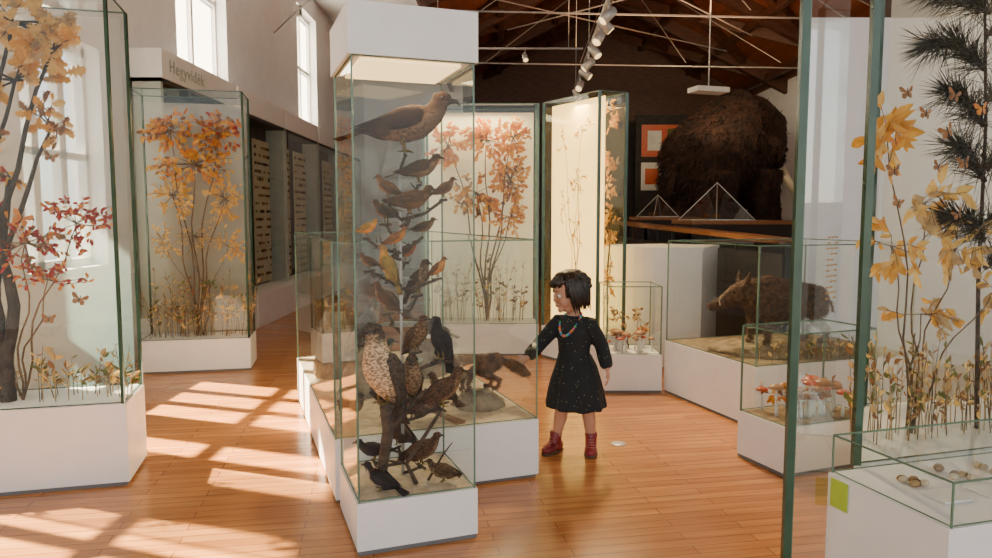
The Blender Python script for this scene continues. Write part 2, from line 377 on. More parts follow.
TALL = rect((-.59,2.966),20,.54,.53)
case('tall_bird_showcase', TALL, .23, 2.10, post=.008, edge='greenlt', top=False, head=.21, floor_mat='sand')
LOWO = V((-.602,2.966))+V((-.342,.94))*.60
LOW = rect(LOWO,20,1.11,2.25)
case('low_glass_showcase', LOW, .33, 1.32, post=.008, edge='greenlt', floor_mat='sand', rim=.007)
a15=math.radians(15); C0=V((-1.98,3.792)); o0=C0-V((math.cos(a15),math.sin(a15)))*1.55
NL = rect(o0,15,1.55,.46)
case('leaf_showcase', NL, .45, 2.6, post=.016)
a12=math.radians(12); C1=V((-2.31,6.716)); o1=C1-V((math.cos(a12),math.sin(a12)))*.98
case('leaf_showcase', rect(o1,12,.98,.45), .305, 2.58, post=.016)
case('leaf_showcase', rect((-.75,7.42),0,1.19,.4), .33, 2.58, post=.025, edge='greenlt')
YC=[V((.94,6.63)),V((1.22,6.78)),V((.75,7.55)),V((.47,7.39))]
case('illuminated_leaf_showcase', YC, .33, 2.58, post=.03)
case('mushroom_showcase', rect((.895,5.83),0,.465,.45), .317, .876, edge='greenlt')
BO=V((1.75,4.8)); BOAR=rect(BO,18.7,1.4,1.13)
case('wildlife_showcase', BOAR, .43, 1.25, edge='greenlt', floor_mat='moss')
MS=rect((1.604,3.896),21,.66,.40)
case('mushroom_showcase', MS, .28, .80, edge='greenlt', floor_mat='moss')
R1=[V((1.44,2.83)),V((2.75,3.21)),V((2.95,4.05)),V((1.93,3.76))]
case('pine_showcase', R1, .45, 2.6, post=.03)
case('label_plinth_showcase', rect((1.45,2.23),16,1.25,.54), .45, .60, edge='greenlt', rim=.006, post=.006)
def foil(name, origin, ang, w, h, z, matk):
    bm=bmesh.new(); v=[bm.verts.new(p) for p in [(0,0,0),(w,0,0),(w,0,h),(0,0,h)]]; bm.faces.new(v)
    return finish(bm,name,[matk],(origin.x,origin.y,z),math.radians(ang))
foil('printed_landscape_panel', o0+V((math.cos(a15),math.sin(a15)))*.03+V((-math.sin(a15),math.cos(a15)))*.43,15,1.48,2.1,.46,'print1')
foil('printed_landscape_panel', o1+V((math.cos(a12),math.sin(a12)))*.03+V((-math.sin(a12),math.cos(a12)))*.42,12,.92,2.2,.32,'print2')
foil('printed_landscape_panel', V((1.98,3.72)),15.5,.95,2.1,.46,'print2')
bm=bmesh.new(); box(bm,(0,0,0),(1.12,.015,2.2)); finish(bm,'added_glow_panel',['pale'],(-.72,7.785,.34))  # added backdrop that glows, though no lamp sits there
bm=bmesh.new(); A=V((1.0,2.40,0)); B=V((1.28,2.68,0)); 
f=bm.faces.new([bm.verts.new(p) for p in (A-A,B-A,B-A+V((0,0,2.6)),V((0,0,2.6)))]); f.material_index=0
beam(bm,(0,0,0),(0,0,2.6),.026,.026,1); beam(bm,(.022,.022,0),(.022,.022,2.6),.012,.012,2)
beam(bm,(0,0,2.6),B-A+V((0,0,2.6)),.02,.02,1); beam(bm,(0,0,.012),B-A+V((0,0,.012)),.02,.024,1)
finish(bm,'glass_partition',['glass','green','greenlt'],A,recalc=False)
bm=bmesh.new(); box(bm,(0,0,0),(.004,.085,.11)); 
finish(bm,'lime_label',['lime'],(1.331-.008,2.643-.002,.33),math.radians(16))
bm=bmesh.new()
for i in range(12):
    for w_ in range(3):
        if (i*3+w_)%5==4: continue
        box(bm,(.24+.035*w_,.0,1.12-.02*i),(.268+.035*w_,.001,1.126-.02*i))
finish(bm,'glass_caption_text',['l_tan'],(A.x+.01,A.y,0.25),math.radians(45))
bm=bmesh.new()
for i in range(5):
    box(bm,(.15+.2*i,.15,0),(.27+.2*i,.26,.008),0)
    for k in range(6): ball(bm,(.18+.2*i+R.uniform(0,.07),.36+R.uniform(-.06,.08),.012),.022,1+(k%3),6,(1,.7,.6))
finish(bm,'plinth_specimens',['paper','l_brn','sand','l_tan'],(1.45,2.23,.456),math.radians(16))
p0=V((.955,6.71)); p1=p0+V((-.5,.8))*.85; d=(p1-p0)
bm=bmesh.new(); box(bm,(0,0,0),(d.length,.015,2.2))
pan=finish(bm,'backlit_panel',['lit'],(p0.x+.05,p0.y+.02,.345),math.atan2(d.y,d.x))

# ------------------------------------------------------------ leaves
KIND={'oval':[(0,0),(.25,.2),(.55,.24),(.8,.13),(1,0)],
 'oak':[(0,0),(.12,.06),(.2,.2),(.3,.1),(.4,.32),(.5,.14),(.62,.34),(.72,.15),(.85,.2),(1,0)],
 'thin':[(0,0),(.3,.09),(.7,.08),(1,0)]}
def leaf(bm,pos,d,nrm,size,kind,mi,rr):
    d=d.normalized(); s=d.cross(nrm)
    if s.length<1e-3: s=d.orthogonal()
    s.normalize(); nn=s.cross(d)
    o=KIND[kind]
    mid=[bm.verts.new(pos+d*(x*size)+nn*(size*.12*math.sin(x*3))) for x in (0,1)]
    curl=rr.uniform(.0,.35)
    for sg in (1,-1):
        vs=[mid[0]]+[bm.verts.new(pos+d*(x*size)+s*(sg*y*size)+nn*(size*(.12*math.sin(max(0,x)*3)+curl*y))) for x,y in o[1:-1]]+[mid[1]]
        if sg<0: vs.reverse()
        f=bm.faces.new(vs); f.material_index=mi
def foliage(name, O, U, clusters, root=None, trunk=.012, seed=1, depth=.1, mats=('twig','l_yel','l_gold','l_or','l_red','l_brn','l_tan','l_grn','trunkb'), trunkm=0):
    rr=random.Random(seed); bm=bmesh.new(); U=V((U[0],U[1],0)).normalized(); N=V((U.y,-U.x,0)); Z=V((0,0,1))
    def P(u,z,d=0): return U*u+Z*z+N*d
    for (cu_,cz,ru,rz,n,size,kind,mi) in clusters:
        c=P(cu_,cz,0)
        if root is not None:
            r=P(root[0],root[1]); pts=[]
            ph=rr.uniform(0,6)
            for i in range(10):
                t=i/9; pts.append(r.lerp(c,t)+P(math.sin(t*9+ph)*.035*math.sin(t*3.1), 0, rr.uniform(-.012,.012))+U*((1-t)*t*.5*(root[0]-cu_)))
            pts[0]=r
            tube(bm,pts,trunk,trunk*.35,7,trunkm)
        k=max(1,n//6)
        for j in range(k):
            a=rr.uniform(0,2*math.pi); q=math.sqrt(rr.uniform(.08,1))
            e=P(cu_+ru*q*math.cos(a),cz+rz*q*math.sin(a),rr.uniform(-depth,depth))
            m=c.lerp(e,.5)+P(rr.uniform(-.03,.03),rr.uniform(-.03,.03))
            tube(bm,[c,m,e],trunk*.3,.0015,4,trunkm)
            for l in range(6):
                t=.35+.65*(l+1)/6; p=(c.lerp(m,t*2) if t<.5 else m.lerp(e,t*2-1))
                dd=(e-c).normalized()*.6+P(rr.gauss(0,.7),rr.gauss(-.3,.7),rr.gauss(0,.25))
                nn=N*-1+P(rr.gauss(0,.35),rr.gauss(0,.35))
                leaf(bm,p,dd,nn,size*rr.uniform(.65,1.2),kind,rr.choice(mi),rr)
    return finish(bm,name,list(mats),O,recalc=False)
def grasses(name,O,U,w,n,h,seed,depth=.1):
    rr=random.Random(seed); bm=bmesh.new(); U=V((U[0],U[1],0)).normalized(); N=V((U.y,-U.x,0)); Z=V((0,0,1))
    for i in range(n):
        b=U*rr.uniform(0,w)+N*rr.uniform(-depth,depth); hh=h*rr.uniform(.4,1.05)
        l=U*rr.gauss(0,.12)*hh+N*rr.gauss(0,.05)*hh
        pts=[b,b+Z*hh*.5+l*.35,b+Z*hh+l]
        tube(bm,pts,.003,.001,4,rr.choice([0,1]))
        k=rr.choice([0,1,2])
        for j in range(7):
            t=rr.uniform(.3,1); p=pts[0].lerp(pts[2],t)+ (pts[1]-pts[0].lerp(pts[2],.5))*(1-abs(2*t-1))
            leaf(bm,p,Z*rr.uniform(.2,1)+U*rr.gauss(0,.8),N*-1,rr.uniform(.02,.06),('thin','oval','thin')[k],rr.choice([1,2,3,4]),rr)
    return finish(bm,name,['twig','l_tan','l_gold','l_brn','l_grn'],O,recalc=False)
def butterflies(name,O,U,spots,seed=1):
    rr=random.Random(seed); bm=bmesh.new(); U=V((U[0],U[1],0)).normalized(); N=V((U.y,-U.x,0)); Z=V((0,0,1))
    for (u,z,s) in spots:
        p=U*u+Z*z; rt=rr.uniform(-.5,.5); a=(U*math.cos(rt)+Z*math.sin(rt)); b=(Z*math.cos(rt)-U*math.sin(rt))
        tube(bm,[p-b*s*.35,p,p+b*s*.35],s*.05,s*.04,5,2); mi=rr.choice([0,1,1])
        for sg in (1,-1):
            for o in ([(0,.05),(.5,.55),(.75,.5),(.6,.1),(0,-.05)],[(0,0),(.5,-.02),(.5,-.4),(.2,-.5),(0,-.1)]):
                f=bm.faces.new([bm.verts.new(p+a*(sg*x*s)+b*(y*s)+N*(-.25*s*x)) for x,y in o]); f.material_index=mi
    return finish(bm,name,['l_or','l_brn','dark'],O,recalc=False)

Ul=-V((math.cos(a15),math.sin(a15))); base=C0+V((-math.sin(a15),math.cos(a15)))*.2
O=(base.x,base.y,.456)
foliage('autumn_maple_branch',O,Ul,[(.50,2.0,.25,.12,66,.10,'oak',[2,2,6]),(.32,1.86,.16,.16,48,.095,'oak',[2,1,2]),(.50,1.70,.26,.15,66,.095,'oak',[2,6,2,1]),(.72,1.5,.22,.2,54,.09,'oak',[2,1,1]),(.34,1.46,.14,.14,36,.075,'oak',[2,1,5]),(.8,1.9,.2,.2,42,.1,'oak',[2,1]),(.66,1.25,.22,.1,30,.06,'oak',[1,5])],root=(.82,0),trunk=.024,seed=3,trunkm=8)
foliage('bare_autumn_tree',O,Ul,[(.66,1.42,.12,.3,12,.06,'oak',[5,1]),(.56,1.15,.12,.2,18,.05,'oak',[5,1,4]),(.72,.8,.1,.2,12,.05,'oak',[5])],root=(.62,0),trunk=.042,seed=77,trunkm=8)
foliage('red_berry_shrub',O,V((Ul.x,Ul.y)),[(.25,.95,.2,.16,150,.036,'oval',[4,4,3]),(.5,.85,.24,.18,190,.036,'oval',[4,4,3,5]),(.8,.75,.2,.16,100,.036,'oval',[4,3]),(.4,.65,.2,.10,90,.034,'oval',[4,3])],root=(.55,0),trunk=.007,seed=5)
grasses('dried_meadow_plants',(O[0],O[1],O[2]),Ul,1.3,55,.3,4)
butterflies('butterfly_specimens',(O[0],O[1]-.1,O[2]),Ul,[(.45,.98,.07),(.62,.35,.06),(.2,.55,.06),(.3,1.3,.05),(.7,1.25,.06),(.35,.45,.05)],2)
Um=-V((math.cos(a12),math.sin(a12))); base=C1+V((-math.sin(a12),math.cos(a12)))*.2
O=(base.x,base.y,.312)
foliage('autumn_beech_branch',O,Um,[(.25,1.9,.22,.22,180,.06,'oak',[3,3,5,4,1]),(.68,1.92,.24,.22,200,.06,'oval',[3,5,3,1]),(.48,1.62,.42,.2,270,.058,'oval',[3,1,1,5,3,2]),(.22,1.3,.18,.22,170,.05,'oak',[2,1,2,6]),(.68,1.32,.24,.22,190,.05,'oak',[1,2,2,6])],root=(.5,0),trunk=.010,seed=11)
foliage('dry_seed_shrub',O,Um,[(.2,.85,.18,.2,120,.042,'oval',[6,2,1]),(.5,.95,.24,.2,150,.04,'thin',[6,2,6]),(.78,.9,.16,.18,100,.042,'oval',[6,2])],root=(.45,0),trunk=.005,seed=12)
grasses('dried_meadow_plants',(O[0],O[1],O[2]),Um,.9,80,.6,6)
O=(-.7,7.62,.338)
foliage('autumn_oak_branch',O,(1,0),[(.2,1.85,.22,.22,130,.07,'oak',[3,3,1]),(.6,1.9,.28,.22,180,.07,'oak',[3,1,3,1]),(.88,1.92,.16,.22,150,.065,'oak',[3,1,1]),(.85,1.5,.22,.3,200,.065,'oak',[3,5,1,1]),(.5,1.35,.3,.3,170,.07,'oak',[3,1,5]),(.85,1.1,.2,.2,100,.06,'oak',[3,1,2])],root=(.6,0),trunk=.012,seed=21)
grasses('dried_meadow_plants',O,(1,0),1.0,50,.7,8)
O=(1.08,6.80,.34)
foliage('golden_hazel_branch',O,(-.52,.85),[(.02,2.0,.08,.18,60,.06,'oval',[2,1]),(.03,1.5,.08,.25,84,.06,'oval',[2,1,6]),(.03,1.0,.08,.25,84,.055,'oval',[2,1,6]),(.05,.5,.08,.2,50,.05,'oval',[6,1])],root=(.03,0),trunk=.006,seed=31,depth=.08)
O=(.83,6.86,.34)
foliage('golden_hazel_branch',O,(-.52,.85),[(.05,1.95,.15,.15,30,.045,'thin',[6,1]),(.1,1.5,.15,.2,36,.05,'thin',[6,1]),(.1,1.0,.15,.2,36,.045,'thin',[6,1]),(.3,1.8,.1,.15,24,.04,'thin',[6,1]),(.3,1.2,.1,.2,24,.04,'thin',[6,1])],root=(.12,0),trunk=.004,seed=32,depth=.02)
U1=V((1.31,.38)).normalized(); O=(1.62,3.16,.456)
foliage('yellow_maple_branch',O,U1,[(.08,1.34,.11,.14,60,.09,'oval',[1,1,2]),(.30,1.05,.16,.1,42,.08,'oval',[2,2,6]),(.14,.86,.14,.12,48,.08,'oval',[2,1]),(.5,.85,.18,.14,54,.08,'oval',[2,2,6]),(.75,.65,.18,.16,42,.075,'oval',[2,6]),(.32,.55,.14,.1,30,.07,'oak',[1,6])],root=(.3,0),trunk=.006,seed=41)
grasses('dried_meadow_plants',O,U1,1.1,90,.45,14)
butterflies('butterfly_specimens',(1.6,3.0,.456),U1,[(.1,1.5,.05),(.2,1.42,.045),(.32,1.35,.055),(.42,1.22,.05),(.28,1.2,.04),(.05,1.3,.04),(.5,1.45,.05),(.08,1.05,.045),(.4,1.0,.04),(.05,1.18,.05),(.35,1.5,.05)],5)
def pine(name,O,stems,seed):
    rr=random.Random(seed); bm=bmesh.new()
    for si,pts in enumerate(stems):
        pts=[V(p) for p in pts]; tube(bm,pts,.012,.006,6,0)
        if si==0: continue
        for a,b in zip(pts[:-1],pts[1:]):
            n=int((b-a).length*1500)
            for j in range(n):
                p=a.lerp(b,rr.random()); t=(b-a).normalized()
                d=(t*rr.uniform(.6,1.5)+V((rr.gauss(0,.5),rr.gauss(0,.5),rr.gauss(0,.5)))).normalized()
                L=rr.uniform(.12,.18); s=d.orthogonal().normalized()*.002
                e=p+d*L+V((0,0,-.02))
                for s_ in (s,d.cross(s)):
                    f=bm.faces.new([bm.verts.new(p-s_),bm.verts.new(p+s_),bm.verts.new(p.lerp(e,.7)+s_*.8),bm.verts.new(e)]); f.material_index=1
    return finish(bm,name,['bark','needle'],O,recalc=False)
pine('pine_branch',(2.16,3.32,.456),[
 [(.1,0,0),(.1,.05,.7),(.06,.0,1.4),(.02,0,2.0)],
 [(.05,0,1.9),(-.12,-.05,1.97),(-.28,-.1,1.97)],[(.04,0,1.65),(-.12,-.05,1.76),(-.28,-.1,1.74)],[(.04,0,1.8),(.2,-.02,1.92),(.3,-.05,1.97)],
 [(.05,0,1.4),(-.08,-.05,1.52),(-.18,-.1,1.54)],[(.05,0,1.5),(.18,-.02,1.65),(.27,-.05,1.68)],
 [(.07,0,1.15),(-.05,-.05,1.28),(-.14,-.1,1.31)],[(.07,0,1.2),(.18,-.05,1.37),(.26,-.05,1.4)],
 [(.08,0,.88),(-.04,-.07,.98),(-.15,-.1,1.0)],[(.08,0,.95),(.2,-.05,1.1),(.28,-.05,1.14)],[(.09,0,.75),(.19,-.05,.87),(.26,-.06,.9)]],9)

# ------------------------------------------------------------ birds
def dk(c,k=.5): return (c[0]*k, c[1]*k*.95, c[2]*k*.9)
def bird(name, loc, heading, L, pitch=.2, back=(.12,.07,.04), belly=(.5,.42,.3), head=None, wing=None, beak=(.05,.04,.03), barred=False, tail=.42, plump=1.0, bill=.1, leg=.13, look=0, legcol=(.2,.14,.03), tailc=None, hs=1.0, k=.42):
    head=head or back; wing = wing or back; tailc = tailc or wing
    belly=dk(belly,k*1.15); back=dk(back,k); head=dk(head,k); wing=dk(wing,k*.85); tailc=dk(tailc,k*.8)
    s=L/1.4; bm=bmesh.new(); ly=bm.verts.layers.float_color.new('Col')
    a=V((math.cos(pitch),0,math.sin(pitch))); n=V((-math.sin(pitch),0,math.cos(pitch))); Y=V((0,1,0))
    h0=leg+.15*plump+abs(math.sin(pitch))*.1
    Cc=V((.06*math.sin(pitch),0,h0))
    B=lambda t,h,y=0: Cc+a*t+n*h+Y*y
    bp=[(-.44,.03,.025),(-.36,.02,.08),(-.2,0,.14),(-.02,-.01,.182),(.14,-.005,.178),(.26,.02,.135),(.33,.05,.102*max(1,hs*.95))]
    rings=[(B(t,h)*s,r*plump*s,r*plump*s*.96) for t,h,r in bp]
    fwd=V((math.cos(look),math.sin(look),0))
    H=B(.37,.08)+V((.02,0,.07*hs))
    hp=[(V((0,0,-.03)),.092),(V((0,0,.015))+fwd*.02,.098),(V((0,0,.025))+fwd*.065,.085),(V((0,0,.018))+fwd*.105,.055),(V((0,0,.008))+fwd*.13,.028),(V((0,0,.004))+fwd*(.13+bill*.6),.020),(V((0,0,-.04))+fwd*(.13+bill),.004)]
    rings+=[((H+p*hs)*s,r*s*hs,r*s*hs) for p,r in hp]
    nb=len(bp)
    def cf(i,ang,dz):
        if i>=nb+4: return beak
        if i>=nb: return head if dz>-.01*s else tuple((h_+b_)/2 for h_,b_ in zip(head,belly))
        return back if dz>.02*s else belly
    loft(bm,rings,14,Y,0,cf,ly)
    for sy in (1,-1):
        wr=[(B(.25,.04,sy*.10),.02,.04),(B(.18,.045,sy*.15*plump),.03,.09),(B(0,.035,sy*.185*plump),.03,.12),(B(-.2,.03,sy*.155*plump),.026,.095),(B(-.42,.03,sy*.08),.018,.055),(B(-.58,.02,sy*.035),.01,.02)]
        loft(bm,[(p*s,x*s,y*s) for p,x,y in wr],10,Y,0,lambda i,a_,d_:tuple(c*(1.15-.1*i) for c in wing),ly)
        for j in range(7):
            p0=B(.02-.04*j,.10-.035*j,sy*.18*plump); p1=B(-.55-.035*(2-j),.06-.02*j,sy*.06)
            loft(bm,[(p0*s,.008*s,.018*s),(((p0+p1)/2+Y*sy*.03)*s,.008*s,.026*s),(p1*s,.004*s,.006*s)],6,Y,0,tuple(c*(.5+.2*(j%3)+.06*j) for c in wing),ly)
        ball(bm,(H+(V((0,0,.03))+fwd*.065+fwd.cross(V((0,0,1)))*(.078*sy))*hs)*s,.018*s*hs,1,8)
        hip=B(-.03,-.10,sy*.07); foot=V((hip.x*.4,sy*.06,0))
        kn=(hip+foot)/2+V((-.03,0,.01))
        loft(bm,[(hip*s,.055*s,.055*s),(kn*s,.025*s,.025*s),(foot*s+V((0,0,.008*s)),.014*s,.014*s)],7,Y,0,lambda i,a_,d_: belly if i<1 else legcol,ly)
        for ta in (-.5,0,.5,math.pi):
            q=foot+V((math.cos(ta)*.085,math.sin(ta)*.085,.0))
            tube(bm,[(foot+V((0,0,.016)))*s,((foot+q)/2+V((0,0,.018)))*s,(q+V((0,0,.003)))*s],.011*s,.004*s,5,0,ly,legcol)
    for j in range(7):
        q_=(j-3)/3; p0=B(-.36,.025,q_*.03); p1=B(-.42-tail*(1-.08*abs(q_)),-.01-.015*abs(q_),q_*.13)
        loft(bm,[(p0*s,.02*s,.012*s),(((p0+p1)/2)*s,.036*s,.006*s),(p1*s,.034*s,.004*s)],8,Y,0,tuple(c*(.8+.25*(j%2)) for c in tailc),ly)
    return finish(bm,name,['featb' if barred else 'feath','eye'],loc,heading,smooth=True)
ua=math.radians(20); Uv=V((math.cos(ua),math.sin(ua))); Vv=V((-math.sin(ua),math.cos(ua)))
def T(u,v,z): 
    p=V((-.597,2.966))+Uv*u+Vv*v; return V((p.x,p.y,z))
PI=math.pi
brown=(.22,.10,.04); tan=(.5,.33,.17); black=(.03,.026,.03); grey=(.3,.27,.24)
specs=[
 ('taxidermy_buzzard',T(.29,.25,1.735),.02,.56,.2,dict(back=(.16,.08,.035),belly=(.38,.25,.14),wing=(.13,.062,.028),head=(.18,.095,.045),barred=True,tail=.42,bill=.09,plump=1.15,look=-.25,hs=1.15,tailc=(.2,.11,.05))),
 ('taxidermy_thrush',T(.35,.24,1.60),.3,.28,.25,dict(back=brown,belly=(.5,.28,.12),barred=True,plump=1.15)),
 ('taxidermy_nightjar',T(.29,.16,1.455),.5,.30,.15,dict(back=(.26,.13,.05),belly=(.4,.22,.1),barred=True,plump=1.15)),
 ('taxidermy_shrike',T(.20,.20,1.53),PI-.4,.19,.5,dict(back=(.28,.13,.045),belly=(.6,.36,.16),plump=1.15)),
 ('taxidermy_kingfisher',T(.10,.2,1.36),-.1,.15,.35,dict(back=(.5,.28,.03),belly=(.9,.4,.03),bill=.2,tail=.2,plump=1.2,k=.8)),
 ('taxidermy_woodpecker',T(.19,.14,1.17),PI-.3,.24,1.1,dict(back=(.42,.30,.05),belly=(.8,.38,.04),head=(.5,.26,.07),bill=.15,k=.75)),
 ('taxidermy_oriole',T(.23,.22,1.31),.2,.17,.5,dict(back=(.4,.17,.05),belly=(.8,.34,.04),plump=1.15,k=.7)),
 ('taxidermy_finch',T(.42,.2,1.17),-.4,.16,.7,dict(back=brown,belly=(.75,.34,.07),plump=1.15,k=.7)),
 ('taxidermy_warbler',T(.38,.3,1.36),.1,.17,.3,dict(back=(.2,.11,.045),belly=(.42,.27,.13),plump=1.15)),
 ('taxidermy_waxwing',T(.43,.12,1.53),.4,.17,.5,dict(back=(.26,.12,.05),belly=(.45,.25,.12),plump=1.15)),
 ('taxidermy_sparrow',T(.10,.14,1.22),2.8,.14,.4,dict(back=brown,belly=(.5,.32,.15),plump=1.15)),
 ('taxidermy_starling',T(.22,.36,1.42),2.6,.22,.3,dict(back=(.11,.055,.025),belly=(.3,.16,.07),plump=1.1)),
 ('taxidermy_bullfinch',T(.31,.36,1.24),.4,.18,.4,dict(back=(.14,.07,.035),belly=(.6,.24,.08),plump=1.2,k=.6)),
 ('taxidermy_merlin',T(.36,.34,1.08),-.5,.26,.9,dict(back=(.16,.08,.04),belly=(.5,.34,.2),barred=True,hs=1.15,bill=.06,plump=1.1)),
 ('taxidermy_falcon',T(.16,.11,.63),-2.15,.55,1.12,dict(back=(.10,.08,.065),belly=(.75,.6,.42),head=(.11,.085,.065),wing=(.13,.095,.065),barred=True,plump=1.08,bill=.075,tail=.3,leg=.1,look=-.25,hs=1.2,k=.7)),
 ('taxidermy_woodcock',T(.32,.22,.83),-.6,.27,.9,dict(back=(.22,.11,.045),belly=(.45,.27,.13),bill=.25,barred=True,tail=.2,plump=1.2)),
 ('taxidermy_rook',T(.43,.15,.80),-2.2,.31,1.1,dict(back=black,belly=(.04,.035,.035),bill=.14)),
 ('taxidermy_jay',T(.22,.34,1.0),2.7,.25,.6,dict(back=(.24,.12,.055),belly=(.4,.24,.12),plump=1.1)),
 ('taxidermy_hawk',T(.41,.10,.59),.5,.32,.45,dict(back=(.24,.11,.04),belly=(.5,.28,.12),barred=True,bill=.07,plump=1.15,hs=1.15)),
 ('taxidermy_owl',T(.31,.24,.61),-1.5,.28,1.2,dict(back=(.24,.13,.055),belly=(.6,.38,.2),barred=True,bill=.035,plump=1.3,tail=.22,hs=1.45)),
 ('taxidermy_cuckoo',T(.47,.3,.56),2.4,.26,.4,dict(back=brown,belly=tan,barred=True,plump=1.1)),
 ('taxidermy_jackdaw',T(.12,.20,.345),PI+.3,.23,.2,dict(back=black,belly=(.05,.045,.045),plump=1.1)),
 ('taxidermy_magpie',T(.13,.10,.234),PI-.4,.25,.35,dict(back=black,belly=(.9,.85,.8),wing=(.04,.04,.06),plump=1.1)),
 ('taxidermy_partridge',T(.34,.20,.30),.5,.28,.3,dict(back=brown,belly=(.4,.24,.13),plump=1.25,barred=True,tail=.2)),
 ('taxidermy_quail',T(.42,.12,.234),PI-.2,.22,.2,dict(back=(.24,.13,.055),belly=(.5,.35,.2),plump=1.25,barred=True,tail=.15)),
 ('taxidermy_grouse',T(.26,.33,.36),2.6,.28,.4,dict(back=(.14,.07,.03),belly=(.24,.13,.07),plump=1.2)),
]
bmp=bmesh.new(); org=T(.27,.28,0)
def rel(p): return V(p)-org
tube(bmp,[rel(T(.27,.28,z)) for z in (.234,.9,1.5,1.74)],.008,.006,8,1)
for nm,loc,hd,L,pt,kw in specs:
    bird(nm,loc,hd,L,pt,**kw)
    if loc.z>.25:
        z0=max(.24,loc.z-.05-.05*R.random()); st=T(.27,.28,z0)
        e=V((loc.x,loc.y,loc.z-.010)); m=st.lerp(e,.5)+V((R.uniform(-.02,.02),R.uniform(-.02,.02),-.015))
        tube(bmp,[rel(st),rel(m),rel(e)],.008,.007,7,0)
        side=V((math.sin(hd),-math.cos(hd),0))*.045
        tube(bmp,[rel(e-side),rel(e),rel(e+side*.9)],.006,.007,7,0)
        for q in range(2):
            t=R.uniform(.3,.9); p=st.lerp(e,t); tube(bmp,[rel(p),rel(p+V((R.uniform(-.05,.05),R.uniform(-.05,.05),R.uniform(-.02,.05))))],.004,.0015,5,0)
tube(bmp,[rel(T(.14,.16,.234)),rel(T(.15,.14,.36)),rel(T(.17,.12,.5)),rel(T(.16,.11,.617))],.022,.03,9,0)
tube(bmp,[rel(T(.17,.12,.5)),rel(T(.28,.12,.6)),rel(T(.34,.1,.68))],.016,.006,7,0)
tube(bmp,[rel(T(.30,.14,.234)),rel(T(.25,.12,.34)),rel(T(.33,.12,.45)),rel(T(.41,.10,.58))],.011,.008,7,0)
tube(bmp,[rel(T(.25,.12,.34)),rel(T(.16,.10,.37)),rel(T(.08,.1,.33))],.007,.003,7,0)
tube(bmp,[rel(T(.36,.16,.234)),rel(T(.42,.12,.36)),rel(T(.46,.1,.42))],.007,.002,7,0)
for z in (1.16,1.42,.95,.78,1.62):
    ball(bmp,rel(T(.27,.28,z)),.1,2,20,(1,1,.03))
finish(bmp,'branch_perch',['bark','steel','glass'],org,smooth=False)

def LW(u,v,z):
    p=LOWO+Uv*u+Vv*v; return V((p.x,p.y,z))
def rocks(name,O,lst):
    bm=bmesh.new()
    for (p,w,h,d) in lst:
        p=V(p); loft(bm,[(p+V((0,0,.004)),w,d),(p+V((0,0,h*.5)),w*.85,d*.85),(p+V((0,0,h*.85)),w*.6,d*.65),(p+V((0,0,h)),w*.4,d*.45)],11,(1,0,0),0,mod=lambda i,a:1+.1*math.sin(a*3+i*2)+.06*math.sin(a*5))
    return finish(bm,name,['rock'],O)
rocks('diorama_rock',LW(.88,.36,.33),[((0,0,0),.16,.10,.13)])
rocks('diorama_rock',LW(.3,.9,.33),[((0,0,0),.16,.3,.14)])
rocks('diorama_rock',LW(.2,1.5,.33),[((0,0,0),.16,.45,.15)])
rocks('diorama_rock',LW(.8,1.3,.33),[((0,0,0),.16,.25,.15)])
bird('taxidermy_heron',LW(.3,.9,.632),.6,.5,.9,back=grey,belly=(.6,.5,.42),bill=.3,tail=.2)
bird('taxidermy_duck',LW(.2,1.5,.782),-.3,.35,.1,back=(.25,.15,.08),belly=(.6,.46,.34),head=(.05,.12,.06),plump=1.1,tail=.15)
bird('taxidermy_goose',LW(.8,1.3,.582),3.0,.45,.3,back=(.25,.16,.1),belly=(.6,.5,.36),plump=1.1)
bird('taxidermy_pheasant',LW(.45,.22,.335),2.6,.4,.15,back=(.4,.16,.05),belly=(.36,.12,.04),head=(.04,.12,.07),tail=.8,barred=True,k=.6)
bird('taxidermy_duck',LW(.55,1.8,.335),.5,.4,.2,back=(.16,.12,.08),belly=(.7,.6,.5),head=(.05,.12,.06),plump=1.1,tail=.15)
bird('taxidermy_duck',LW(.14,.36,.335),-.9,.36,.2,back=(.22,.12,.06),belly=(.5,.38,.26),head=(.12,.075,.04),plump=1.1,tail=.15)

def quadruped(name, loc, rotz, sc_, body, legs, headr, tailr, matk, vox, furn, furl, furw, lift=.4, ears=None, extras=None, snout=None):
    e=empty(name,loc,rotz,sc_)
    bm=bmesh.new()
    loft(bm,[(V(p),a,b) for p,a,b in body],16,(0,1,0))
    loft(bm,[(V(p),a,b) for p,a,b in headr],14,(0,1,0))
    for l in legs: loft(bm,[(V(p),r,r*1.1) for p,r in l],10,(0,1,0))
    if tailr: loft(bm,[(V(p),r,r) for p,r in tailr],8,(0,1,0))
    for er in ears or []: loft(bm,[(V(p),a,b) for p,a,b in er],8,(0,1,0))
    o=finish(bm,'body',[matk],parent=e); remesh(o,vox,3)
    fur(o,'fur',furn,furl,furw,(-.7,0,-.5),matk,e,lift)
    if extras: extras(e)
    return e
def legset(x,y,h,r,front=True):
    if front: return [((x,y,h),r*1.5),((x-.02,y,h*.62),r*1.05),((x+.01,y,h*.33),r*.75),((x-.01,y,h*.1),r*.6),((x+.04,y,.025),r*.8)]
    return [((x,y,h),r*1.8),((x+.06,y,h*.62),r*1.25),((x-.07,y,h*.36),r*.7),((x-.04,y,h*.1),r*.6),((x+.02,y,.025),r*.8)]
def foxext(e):
    bm=bmesh.new(); 
    for sy in (1,-1): ball(bm,(.405,sy*.03,.345),.008,0)
    ball(bm,(.475,0,.305),.011,0); finish(bm,'eyes_and_nose',['eye'],parent=e,smooth=True)
